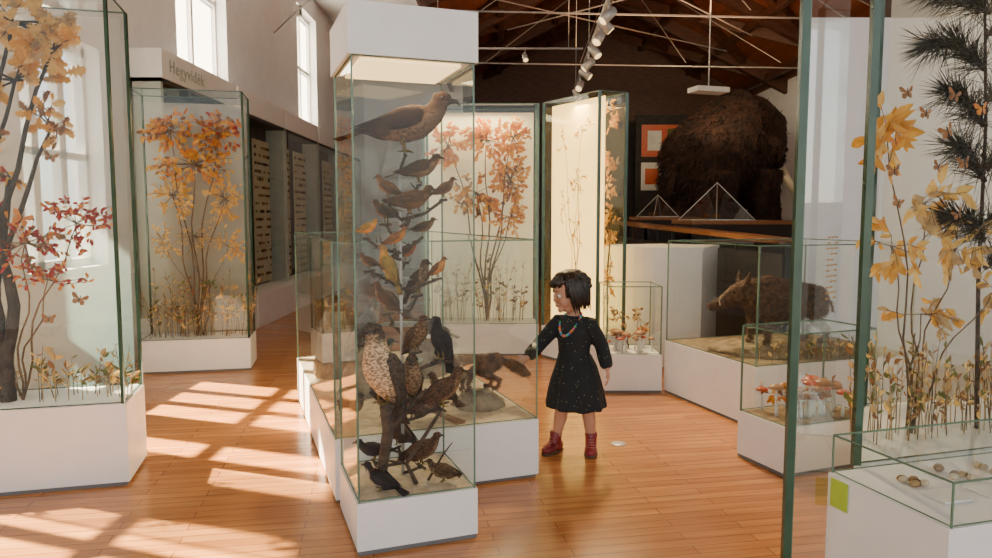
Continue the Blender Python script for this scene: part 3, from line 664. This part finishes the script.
quadruped('taxidermy_fox',LW(.88,.36,.428),math.radians(205),.62,
 [((-.24,0,.27),.03,.04),((-.2,0,.27),.07,.08),((-.05,0,.26),.07,.085),((.12,0,.25),.08,.1),((.22,0,.27),.065,.085),((.29,0,.31),.05,.06)],
 [legset(.12,.05,.24,.025),legset(.14,-.05,.24,.025),legset(-.13,.055,.25,.027,False),legset(-.10,-.055,.25,.027,False)],
 [((.25,0,.28),.05,.06),((.33,0,.335),.055,.055),((.38,0,.34),.05,.048),((.42,0,.32),.028,.026),((.47,0,.305),.012,.012)],
 [((-.22,0,.28),.02),((-.32,0,.24),.045),((-.42,0,.18),.055),((-.50,0,.12),.04),((-.55,0,.10),.01)],
 'foxfur',.009,9000,.028,.0018,ears=[[((.345,sy*.035,.37),.022,.012),((.34,sy*.045,.43),.003,.003)] for sy in (1,-1)],extras=foxext)
def boarext(e):
    bm=bmesh.new()
    for sy in (1,-1):
        ball(bm,(.57,sy*.062,.52),.013,0,8); tube(bm,[V((.70,sy*.035,.40)),V((.72,sy*.058,.44)),V((.71,sy*.062,.47))],.009,.002,6,1)
    ball(bm,(.80,0,.385),.034,2,10,(.35,1,1))
    for sy in (1,-1): ball(bm,(.811,sy*.012,.387),.007,0,6)
    finish(bm,'eyes_snout_tusks',['eye','ivory','sole'],parent=e,smooth=True)
def BWd(u,v,z):
    a=math.radians(18.7); p=BO+V((math.cos(a),math.sin(a)))*u+V((-math.sin(a),math.cos(a)))*v; return V((p.x,p.y,z))
bm=bmesh.new()
loft(bm,[(V((0,0,.004)),.60,.42),(V((0,0,.03)),.57,.38),(V((0,0,.05)),.52,.32),(V((0,0,.055)),.3,.18)],24,(1,0,0),0,mod=lambda i,a:1+.05*math.sin(a*5+i))
finish(bm,'diorama_mound',['moss'],BWd(.66,.5,.432),math.radians(18.7),smooth=True)
quadruped('taxidermy_wild_boar',BWd(.62,.46,.485),math.radians(188),.76,
 [((-.42,0,.42),.05,.06),((-.38,0,.42),.12,.14),((-.2,0,.43),.14,.17),((.05,0,.45),.15,.195),((.22,0,.48),.14,.21),((.36,0,.49),.11,.16),((.44,0,.49),.09,.125)],
 [legset(.22,.08,.36,.036),legset(.32,-.08,.36,.036),legset(-.34,.08,.38,.04,False),legset(-.22,-.08,.38,.04,False)],
 [((.34,0,.50),.10,.15),((.46,0,.52),.095,.12),((.54,0,.50),.078,.09),((.62,0,.455),.055,.062),((.71,0,.41),.04,.044),((.80,0,.385),.034,.034)],
 [((-.42,0,.46),.015),((-.5,0,.4),.012),((-.52,0,.3),.012)],
 'fur',.012,17000,.04,.002,ears=[[((.47,sy*.07,.60),.035,.013),((.45,sy*.10,.68),.032,.01),((.44,sy*.11,.74),.005,.004)] for sy in (1,-1)],extras=boarext)
def mamext(e):
    bm=bmesh.new()
    for sy in (1,-1):
        pts=[V((1.55,sy*.28,1.9)),V((1.75,sy*.42,1.45)),V((2.0,sy*.55,1.2)),V((2.3,sy*.55,1.3)),V((2.42,sy*.4,1.65)),V((2.38,sy*.22,1.9))]
        loft(bm,[(p,.1-.016*i,.1-.016*i) for i,p in enumerate(pts)],10,None,0)
        ball(bm,(1.6,sy*.36,2.3),.05,1)
    finish(bm,'tusks_and_eyes',['ivory','eye'],parent=e,smooth=True)
bm=bmesh.new(); loft(bm,[(V((0,0,0)),1.45,1.45),(V((0,0,.68)),1.4,1.4)],28,(1,0,0)); finish(bm,'mammoth_plinth',['dark'],(4.6,14.6,0))
quadruped('woolly_mammoth_model',(4.6,14.6,.68),math.radians(34),.93,
 [((-1.4,0,1.75),.3,.35),((-1.25,0,1.8),.7,.75),((-.75,0,2.0),.85,.85),((-.2,0,2.25),.9,.95),((.1,0,2.65),.75,.95),((.55,0,2.1),.6,.7),((1.0,0,2.3),.5,.55)],
 [[((.6,sy*.5,1.8),.42),((.6,sy*.5,1.1),.3),((.65,sy*.5,.5),.25),((.65,sy*.5,.12),.27),((.68,sy*.5,.02),.28)] for sy in (1,-1)]+[[((-.9,sy*.5,1.7),.45),((-.8,sy*.5,1.0),.3),((-.95,sy*.5,.5),.24),((-.9,sy*.5,.12),.26),((-.88,sy*.5,.02),.27)] for sy in (1,-1)],
 [((.8,0,2.5),.35,.4),((1.1,0,3.2),.36,.36),((1.35,0,2.9),.42,.45),((1.5,0,2.3),.36,.4),((1.6,0,1.8),.22,.24),((1.7,0,1.2),.16,.16),((1.85,0,.7),.12,.12),((2.05,0,.55),.08,.08)],
 [((-1.4,0,2.1),.1),((-1.6,0,1.8),.07),((-1.65,0,1.3),.05)],
 'mamm',.06,26000,.15,.010,lift=.25,ears=[[((1.15,sy*.42,2.5),.06,.2),((1.05,sy*.6,2.35),.05,.22),((1.0,sy*.65,2.1),.03,.1)] for sy in (1,-1)],extras=mamext)

# ------------------------------------------------------------ mushrooms
def mushrooms(name,O,area,n,seed,hmax=.16):
    rr=random.Random(seed); bm=bmesh.new()
    for i in range(n):
        x=rr.uniform(-area[0],area[0]); y=rr.uniform(-area[1],area[1]); h=hmax*rr.uniform(.4,1); r=h*rr.uniform(.22,.38)
        b=V((x,y,0)); top=b+V((rr.uniform(-.01,.01),rr.uniform(-.01,.01),h)); m=rr.choice([0,1,1])
        loft(bm,[(b,r*.22,r*.22),(b.lerp(top,.2),r*.25,r*.25),(b.lerp(top,.5),r*.16,r*.16),(top,r*.14,r*.14)],8,(1,0,0),2)
        loft(bm,[(top+V((0,0,-.1*r)),r*.9,r*.9),(top+V((0,0,-.02*r)),r,r),(top+V((0,0,.25*r)),r*.85,r*.85),(top+V((0,0,.45*r)),r*.5,r*.5),(top+V((0,0,.52*r)),r*.1,r*.1)],12,(1,0,0),m)
        if m==0:
            for k in range(9):
                a=rr.uniform(0,6.28); q=rr.uniform(.2,.8); ball(bm,top+V((math.cos(a)*q*r,math.sin(a)*q*r,r*(.5-.3*q*q))),r*.08,2,5)
    return finish(bm,name,['capred','capbr','paper'],O)
mushrooms('mushroom_models',(1.125,6.05,.322),(.19,.17),20,3)
foliage('forest_floor_plants',(.95,6.1,.322),(1,0),[(.1,.3,.08,.1,30,.04,'oval',[6,5]),(.28,.25,.08,.1,30,.04,'oval',[5,1,6])],root=(.18,0),trunk=.006,seed=51,depth=.08)
mc=sum(MS,V((0,0)))/4
mushrooms('mushroom_models',(mc.x,mc.y,.285),(.24,.13),20,5,.2)
foliage('forest_floor_plants',(mc.x-.22,mc.y-.02,.285),(1,.35),[(.05,.12,.1,.06,50,.04,'oak',[3,1,5]),(.2,.1,.1,.06,50,.04,'oak',[3,1,5]),(.35,.15,.08,.08,40,.04,'oval',[5,6])],root=(.2,0),trunk=.004,seed=52,depth=.1)
grasses('dried_meadow_plants',BWd(.1,.1,.435),(1,.33),1.2,30,.14,16,.05)

# ------------------------------------------------------------ background counters, rails, pyramids
bm=bmesh.new(); 
outer=[]
for i in range(17):
    a=math.radians(150+ i*9); outer.append(V((.62*math.cos(a),.5*math.sin(a)))); 
outer+= [V((.6,.2)),V((.1,.45))]
for z0,z1,k in ((0,1.12,1),(1.12,1.15,1.03)):
    lo=[bm.verts.new((p.x*k,p.y*k,z0)) for p in outer]; hi=[bm.verts.new((p.x*k,p.y*k,z1)) for p in outer]
    for i in range(len(outer)): bm.faces.new((lo[i],lo[(i+1)%len(outer)],hi[(i+1)%len(outer)],hi[i]))
    bm.faces.new(hi); bm.faces.new(lo[::-1])
finish(bm,'curved_white_counter',['white'],(1.72,7.35,0))
bm=bmesh.new()
pts=[V((2.15,12.6)),V((2.15,10.4)),V((2.3,8.6)),V((2.5,7.5)),V((2.62,6.5))]
o_=pts[0]
for i in range(len(pts)-1):
    a=pts[i]-o_; b=pts[i+1]-o_; h0=1.34-.03*i; h1=1.34-.03*(i+1)
    beam(bm,(a.x,a.y,h0),(b.x,b.y,h1),.26,.045,0)
    beam(bm,(a.x,a.y,h0-.3),(b.x,b.y,h1-.3),.06,.06,1)
    beam(bm,(a.x,a.y,.55),(b.x,b.y,.55),.08,1.1,2)
    n=int((b-a).length/.5)
    for k in range(n+1):
        p=a.lerp(b,k/max(1,n)); beam(bm,(p.x,p.y,0),(p.x,p.y,h1),.03,.03,1)
finish(bm,'gallery_railing_counter',['wood','darkmetal','dark'],(o_.x,o_.y,0))
bm=bmesh.new(); box(bm,(-.5,-.5,0),(.9,.5,1.34),0); box(bm,(-.52,-.54,1.34),(.94,.54,1.39),1)
finish(bm,'dark_display_counter',['dark','wood'],(3.05,9.9,0))
bm=bmesh.new(); box(bm,(-.4,-.4,0),(.6,.4,1.38),0); box(bm,(-.44,-.44,1.38),(.64,.44,1.43),1)
finish(bm,'dark_display_counter',['dark','wood'],(2.85,12.7,0))
PG=glassmat('pyramid_glass',(.72,.82,.88),.12)
def pyramid(loc,w,h,rot):
    bm=bmesh.new(); c=[V((-w/2,-w/2,.0)),V((w/2,-w/2,.0)),V((w/2,w/2,.0)),V((-w/2,w/2,.0))]; ap=V((0,0,h))
    for i in range(4):
        f=bm.faces.new([bm.verts.new(p) for p in (c[i],c[(i+1)%4],ap)]); f.material_index=0
        beam(bm,c[i],c[(i+1)%4],.012,.012,1); beam(bm,c[i],ap,.009,.009,1)
    for k in range(5): ball(bm,(R.uniform(-.12,.12),R.uniform(-.12,.12),.05),.04,3,7,(1,.8,.8))
    box(bm,(-w*.46,-w*.46,-.0),(w*.46,w*.46,.01),2)
    return finish(bm,'glass_pyramid_display',[PG,'steel','paper','l_brn'],loc,rot,recalc=False)
pyramid((2.98,9.8,1.396),.70,.50,.5); pyramid((2.83,12.7,1.436),.52,.38,.4)
bm=bmesh.new(); box(bm,(-.75,0,0),(.8,.1,4.0),0)
box(bm,(-.6,-.03,2.95),(.6,0,3.75),4); box(bm,(-.45,-.04,3.1),(-.1,-.03,3.6),1); box(bm,(.05,-.04,3.05),(.45,-.03,3.35),1); box(bm,(.05,-.04,3.42),(.45,-.03,3.65),2)
box(bm,(-.6,-.03,2.1),(-.05,0,2.8),1); box(bm,(-.5,-.04,2.25),(-.15,-.03,2.65),4); box(bm,(.1,-.03,2.1),(.6,0,2.8),3)
finish(bm,'poster_exhibit_board',['dark','paper','l_grn','cream','capred'],(4.3,18.6,0))
bm=bmesh.new(); box(bm,(-1.2,0,0),(1.2,.5,2.3),0); box(bm,(-.9,-.02,1.3),(-.2,0,2.0),1); box(bm,(.1,-.02,1.2),(.9,0,2.0),2)
finish(bm,'dark_exhibit_cabinet',['dark','l_brn','cream'],(1.2,16.5,0))

# track lighting
def spot(bm,p,d,s=1):
    p=V(p); d=V(d).normalized()
    tube(bm,[p,p+V((0,0,-.09*s))],.012*s,.012*s,6,0); c=p+V((0,0,-.12*s))
    loft(bm,[(c-d*.08*s,.02*s,.02*s),(c-d*.07*s,.042*s,.042*s),(c+d*.08*s,.05*s,.05*s)],12,None,0)
    loft(bm,[(c+d*.081*s,.042*s,.042*s),(c+d*.084*s,.04*s,.04*s)],12,None,1)
bm=bmesh.new()
tube(bm,[V((.0,0,0)),V((.2,4.6,0))],.022,.022,6,0)
for t in (.0,.5,1): tube(bm,[V((.2*t,4.6*t,0)),V((.2*t,4.6*t,2.66+.1*t))],.005,.005,5,0)
for t,d in [(.05,(-1,-.3,-1)),(.12,(1,0,-1)),(.22,(-.6,-.6,-1)),(.35,(.6,-.5,-1)),(.5,(-1,0,-1)),(.62,(1,-.3,-.8)),(.8,(-.5,-1,-1)),(.95,(.5,0,-1))]:
    spot(bm,(.2*t,4.6*t,-.02),d,1.0)
finish(bm,'track_light',['steel','lamp'],(.98,6.3,3.35),smooth=True)
bm=bmesh.new(); tube(bm,[V((-2.6,0,0)),V((-.4,0,0))],.016,.016,6,0)
for x in (-2.2,-1.2): spot(bm,(x,0,-.02),(.2,-.8,-1),.8)
for x,h in ((-2.4,1.36),(-.6,2.25)): tube(bm,[V((x,0,0)),V((x,0,h))],.005,.005,5,0)
finish(bm,'track_light',['steel','lamp'],(1.6,10.2,3.75),smooth=True)
bm=bmesh.new(); box(bm,(-.22,-.12,0),(.22,.12,.06),0); tube(bm,[V((0,0,.05)),V((0,0,3.7))],.008,.008,5,0); finish(bm,'hanging_lamp_box',['white'],(2.6,9.0,2.95),.3)
bm=bmesh.new(); loft(bm,[(V((0,0,0)),.05,.05),(V((0,0,.004)),.048,.048),(V((0,0,.006)),.03,.03)],20,(1,0,0)); finish(bm,'floor_socket_cover',['steel'],(.78,4.5,.0))
bm=bmesh.new(); box(bm,(0,-.06,-.09),(.1,.06,.09)); box(bm,(.1,-.05,-.08),(.115,.05,.08),1); beam(bm,(-.1,0,0),(0,0,0),.02,.02); finish(bm,'wall_speaker',['white','darkmetal'],(-3.5,12.9,5.0))

# ------------------------------------------------------------ girl (body turned towards the bird case)
G=empty('girl',(.475,4.34,0),0,1.03)
ty=math.radians(-42); SD=V((math.cos(ty),math.sin(ty),0))
HC=V((-.035,-.015,.965)); HR=Matrix.Translation(HC)@Euler((math.radians(12),math.radians(-3),math.radians(-70))).to_matrix().to_4x4()
HX=HR.to_3x3()@V((1,0,0))
bm=bmesh.new()
X=(1,0,0)
loft(bm,[(V((0,0,.46)),.085,.07),(V((0,0,.52)),.1,.078),(V((0,0,.6)),.086,.068),(V((0,0,.7)),.095,.07),(V((0,0,.77)),.1,.058),(V((0,0,.805)),.062,.045),(V((-.003,0,.83)),.036,.036),(V((-.012,0,.87)),.033,.034),(V((-.025,0,.9)),.035,.036)],16,SD)
for sx,k,an in ((-1,(-.072,-.018,.275),(-.105,.012,.07)),(1,(.078,-.03,.275),(.105,-.01,.07))):
    h=V((0,0,.5))+SD*(sx*.048); k=V(k); an=V(an)
    loft(bm,[(h,.062,.066),(h.lerp(k,.5),.053,.056),(h.lerp(k,.88),.041,.043),(k,.039,.041),(k.lerp(an,.3)+V((.006,.012,0)),.041,.044),(k.lerp(an,.7)+V((.003,.006,0)),.031,.032),(an,.025,.027)],12,X)
armL=[V((-.08,.06,.782)),V((-.19,.015,.665)),V((-.282,-.05,.578))]
armR=[V((.08,-.06,.782)),V((.158,-.035,.65)),V((.188,-.08,.515))]
for A_ in (armL,armR):
    s_,e_,w_=A_
    loft(bm,[(s_,.036,.036),(s_.lerp(e_,.5),.031,.031),(e_,.026,.026),(e_.lerp(w_,.4),.026,.026),(w_,.018,.018)],10,(0,1,0))
hr=[(-.103,.026,.024,-.05),(-.09,.045,.045,-.034),(-.065,.062,.066,-.018),(-.03,.072,.083,-.006),(.01,.078,.093,.004),(.045,.079,.094,.008),(.075,.068,.082,.01),(.1,.045,.055,.01),(.112,.015,.02,.01)]
loft(bm,[(HR@V((0,y,z)),a,b) for z,a,b,y in hr],18,HX)
loft(bm,[(HR@V((0,-.082,.015)),.007,.006),(HR@V((0,-.094,-.01)),.009,.01),(HR@V((0,-.102,-.027)),.012,.010),(HR@V((0,-.088,-.038)),.008,.006)],8,HX)
ball(bm,HR@V((0,-.088,-.058)),.014,0,8,(1.2,1,.9)); ball(bm,HR@V((0,-.076,-.09)),.018,0,8)
for sx in (1,-1):
    ball(bm,HR@V((sx*.077,.008,-.012)),.02,0,8,(.5,.8,1.1)); ball(bm,HR@V((sx*.042,-.058,-.045)),.026,0,8)
body=finish(bm,'body',['skin'],parent=G); remesh(body,.005,2)
bm=bmesh.new()
for sx in (1,-1):
    ball(bm,HR@V((sx*.030,-.078,-.004)),.0115,0,12); ball(bm,HR@V((sx*.030,-.0852,-.005)),.0062,1,10)
    pts=[HR@V((sx*(.016+.009*i),-.093+.0035*i,.022+.004*math.sin(i*1.1))) for i in range(4)]; tube(bm,pts,.0025,.0015,6,2)
    pts=[HR@V((sx*(.019+.008*i),-.0905+.003*i,.0055+.003*math.sin(i*1.05))) for i in range(4)]; tube(bm,pts,.0014,.001,6,2)
tube(bm,[HR@V((-.018,-.086,-.058)),HR@V((-.008,-.097,-.060)),HR@V((0,-.1,-.059)),HR@V((.008,-.097,-.060)),HR@V((.018,-.086,-.058))],.0045,.0035,8,3)
finish(bm,'face_details',['paper','eye','hair','lip'],parent=G,smooth=True)
# hair gathered at the back into a small bun, loose ends at the nape
bm=bmesh.new(); rr=random.Random(5)
res=bmesh.ops.create_uvsphere(bm,u_segments=28,v_segments=18,radius=1,matrix=HR@Matrix.Translation((0,.018,.024))@Matrix.Diagonal((.091,.106,.103,1)))
inv=HR.inverted()
kill=[f for f in bm.faces if (lambda c:(c.y<-.03 and c.z<.055) or c.z<-.06)(inv@f.calc_center_median())]
bmesh.ops.delete(bm,geom=kill,context='FACES')
for f in bm.faces: f.smooth=True
tie=V((0,.118,.025))
for i in range(230):
    ph=rr.uniform(-math.pi,math.pi)
    sx=math.sin(ph); cy_=math.cos(ph)
    def hp_(r,z,j=0): return V((sx*(r*.93)+j, cy_*r*1.06+.012, z))
    j=rr.uniform(-.008,.008)
    if abs(ph)>math.radians(132):
        pts=[hp_(.01,.126),hp_(.055,.112,j),hp_(.09,.08,j),hp_(.101,.052+rr.uniform(-.008,.012),j*2)]; rad=[.008,.012,.011,.003]
    elif abs(ph)<math.radians(115) and rr.random()<.42:
        zl=-.10+rr.uniform(-.035,.03)
        pts=[hp_(.01,.126),hp_(.066,.11,j),hp_(.099,.05,j),hp_(.103,-.01,j),hp_(.096,-.06,j),hp_(.084,zl,j*2)]; rad=[.008,.013,.013,.012,.009,.0015]
    else:
        a0=hp_(.10,rr.uniform(-.02,.085),j); q=V((a0.x*.7,min((a0.y+tie.y)/2+.02,.12),(a0.z+tie.z)/2))
        pts=[hp_(.06,.11,j),a0,q,tie+V((rr.uniform(-.014,.014),-.006,rr.uniform(-.012,.012)))]; rad=[.010,.013,.013,.008]
    loft(bm,[(HR@p,r,r*.8) for p,r in zip(pts,rad)],6)
for i in range(26):
    a0=rr.uniform(0,6.28); tl=rr.uniform(-.6,.6); rb=rr.uniform(.014,.026); pts=[]
    for q in range(7):
        a=a0+q*.75; pts.append(tie+V((math.cos(a)*rb,.016+math.sin(a)*math.sin(tl)*rb,math.sin(a)*rb*math.cos(tl)*1.1)))
    loft(bm,[(HR@p,.007,.007) for p in pts],6)
finish(bm,'hair',['hair'],parent=G)
bm=bmesh.new()
dr=[(.825,.052,.05),(.81,.075,.058),(.79,.108,.066),(.75,.114,.08),(.69,.106,.083),(.63,.10,.082),(.60,.097,.082),(.585,.104,.09),(.52,.130,.112),(.44,.154,.134),(.36,.172,.15),(.29,.184,.162),(.28,.18,.158)]
loft(bm,[(V((.01*(i>7),0,z)),a,b) for i,(z,a,b) in enumerate(dr)],56,SD,mod=lambda i,a:1+(max(0,i-6)*.011)*math.sin(a*9+1)+(max(0,i-6)*.006)*math.sin(a*17))
for A_ in (armL,armR):
    s_,e_,w_=A_; s2=s_+(V((0,0,.78))-s_)*.3
    loft(bm,[(s2,.045,.045),(s_,.05,.05),(s_.lerp(e_,.5),.047,.047),(e_,.042,.042),(e_.lerp(w_,.5),.042,.042),(e_.lerp(w_,.82),.038,.038),(e_.lerp(w_,.93),.026,.026)],14,(0,1,0))
dres=finish(bm,'dress',['dress'],parent=G); remesh(dres,.007,2)
def hand(bm,w,d,pn,ts,size):
    w=V(w); d=V(d).normalized(); pn=V(pn); pn=(pn-d*pn.dot(d)).normalized(); s=V(ts); s=(s-d*s.dot(d)-pn*s.dot(pn)).normalized()
    k=size
    loft(bm,[(w-d*.15*k,.15*k,.13*k),(w,.16*k,.11*k),(w+d*.2*k,.22*k,.1*k),(w+d*.42*k,.25*k,.09*k),(w+d*.52*k,.23*k,.07*k)],12,s)
    for i,(o,l) in enumerate([(.18,.40),(.06,.46),(-.06,.43),(-.175,.33)]):
        b=w+d*.46*k+s*o*k; dd=(d+s*o*.5).normalized(); r=.052*k
        loft(bm,[(b,r,r),(b+dd*l*.42*k+pn*.03*k,r*.96,r*.96),(b+dd*l*.76*k+pn*.10*k,r*.85,r*.85),(b+dd*l*.97*k+pn*.19*k,r*.6,r*.6)],8,s)
    b=w+d*.12*k+s*.14*k; t1=b+(d*.6+s*.8).normalized()*.2*k+pn*.04*k; t2=t1+(d*.9+s*.4).normalized()*.17*k+pn*.05*k
    loft(bm,[(b,.075*k,.075*k),(t1,.06*k,.06*k),(t2,.045*k,.045*k),(t2+(t2-t1)*.2,.025*k,.025*k)],8)
for A_,pn,ts,nm,dv in ((armL,(-.6,.3,-.3),(.1,-.6,.8),'hand_1',(-.6,-.1,-.35)),(armR,(-1,.2,0),(.1,-1,0),'hand_2',(.05,-.1,-1))):
    bm=bmesh.new(); hand(bm,A_[2],dv,pn,ts,.10)
    h_=finish(bm,nm,['skin'],parent=G); remesh(h_,.0024,2)
bm=bmesh.new(); RT=Matrix.Rotation(ty,4,'Z')
for i in range(40):
    t=2*math.pi*i/40; x=.062*math.sin(t); f_=(1-math.cos(t))/2
    yy=.04-.128*f_ if f_<.6 else -.037-.05*(f_-.6)/.4; z=.838-.085*max(0,f_-.1)**1.2-(.05*f_**3)
    ball(bm,RT@V((x-.004,yy-.008,z)),.0082,i%5,7)
finish(bm,'bead_necklace',['l_yel','capred',pm('blue_bead',(.03,.2,.7)),pm('green_bead',(.05,.5,.12)),pm('pink_bead',(.7,.12,.35))],parent=G,smooth=True)
for nm,an,ang in (('boot_1',V((-.105,.012,0)),math.radians(-40)),('boot_2',V((.105,-.01,0)),math.radians(-8))):
    bm=bmesh.new(); rot=Matrix.Translation(an)@Matrix.Rotation(ang,4,'Z')
    P=lambda x,y,z: rot@V((x,y,z))
    sd=rot.to_3x3()@V((1,0,0))
    loft(bm,[(P(0,.005,.125),.034,.037),(P(0,.005,.12),.038,.041),(P(0,.003,.09),.034,.038),(P(0,0,.06),.034,.045),(P(0,-.004,.03),.034,.05),(P(0,-.006,.016),.035,.052)],14,sd)
    loft(bm,[(P(0,.045,.035),.026,.03),(P(0,.02,.036),.034,.034),(P(0,-.03,.038),.034,.032),(P(0,-.07,.032),.037,.026),(P(0,-.1,.027),.03,.021),(P(0,-.115,.022),.014,.012)],14,sd)
    for q in range(4): tube(bm,[P(-.02,-.038-.012*q,.09-.012*q),P(0,-.045-.012*q,.092-.012*q),P(.02,-.038-.012*q,.09-.012*q)],.003,.003,5,1)
    loft(bm,[(P(0,.05,.009),.03,.009),(P(0,0,.009),.037,.009),(P(0,-.06,.009),.041,.009),(P(0,-.1,.009),.034,.009),(P(0,-.118,.009),.016,.008)],12,sd,2)
    finish(bm,nm,['red','lip','sole'],parent=G,smooth=True)

# ------------------------------------------------------------ lights
def light(kind,name,loc,energy,color=(1,1,1),rot=None,size=.5,target=None,**kw):
    l=bpy.data.lights.new(name,kind); l.energy=energy; l.color=color
    if kind=='AREA': l.shape='RECTANGLE'; l.size=size; l.size_y=kw.get('sy',size)
    if kind=='SPOT': l.spot_size=kw.get('cone',1.2); l.spot_blend=.6; l.shadow_soft_size=.08
    o=bpy.data.objects.new(name,l); COL.objects.link(o); o.location=loc
    if target is not None: o.rotation_euler=(V(target)-V(loc)).to_track_quat('-Z','Y').to_euler()
    elif rot: o.rotation_euler=rot
    return o
s=light('SUN','sun_light',(-8,8,12),68,(1,.82,.56),target=(-8+1.0,8-.34,12-.98))
s.data.angle=math.radians(1.0)
light('AREA','showcase_lamp',(-.444,3.306,2.08),3.5,(1,.7,.38),rot=(0,0,0),size=.35)
light('AREA','lit_case_lamp',(.80,7.0,2.5),14,(1,.66,.27),rot=(0,0,math.radians(-58)),size=.2,sy=.5)
light('AREA','case_lamp',(-.2,7.6,2.52),14,(1,.76,.42),rot=(0,0,0),size=.9,sy=.2)
for x,y,z,tx,ty_,tz,e in [(1.0,7,3.3,.3,5.0,.5,170),(1.15,8.5,3.3,2.2,5.3,.6,160),(.2,9.2,3.9,-.2,7.5,1.5,60),(1.1,6.5,3.3,2.0,4,.6,90),(3.9,12.0,4.4,5.0,18.4,3,260),(3.0,5.0,4.0,2.2,3.3,1.2,140),(1.05,6.7,3.3,.5,4.5,.0,330),(2.2,10.5,4.3,4.7,14.4,3.0,260),(.9,6.4,3.3,2.2,5.3,.8,90)]:
    light('SPOT','track_and_fill_spot',(x,y,z-.25),e,(1,.74,.42),target=(tx,ty_,tz),cone=1.3)  # partly the track's own spots, partly unseen fills added for girl, boar and mammoth
light('AREA','roof_fill_light',(2.6,11,3.9),250,(1,.55,.27),rot=(math.pi,0,0),size=3,sy=6)  # unseen fill added to warm the roof boards and beams, no fixture modelled

w=bpy.data.worlds.new('daylight'); sc.world=w; w.use_nodes=True
nt=w.node_tree; bg=nt.nodes['Background']; 
sk=nt.nodes.new('ShaderNodeTexSky'); sk.sky_type='NISHITA'; sk.sun_disc=False; sk.sun_elevation=math.radians(45); sk.sun_rotation=math.radians(60)
mx=nt.nodes.new('ShaderNodeMix'); mx.data_type='RGBA'; mx.inputs[0].default_value=.9; mx.inputs[7].default_value=(1,.95,.86,1)
nt.links.new(sk.outputs[0],mx.inputs[6]); nt.links.new(mx.outputs[2],bg.inputs[0]); bg.inputs[1].default_value=1.95

cam=bpy.data.cameras.new('camera'); co=bpy.data.objects.new('camera',cam); COL.objects.link(co)
co.location=(0,0,1.45); co.rotation_euler=(math.radians(85),0,0); cam.sensor_width=36; cam.lens=722/992*36; cam.clip_start=.05
sc.camera=co
print('objects',len(bpy.data.objects))
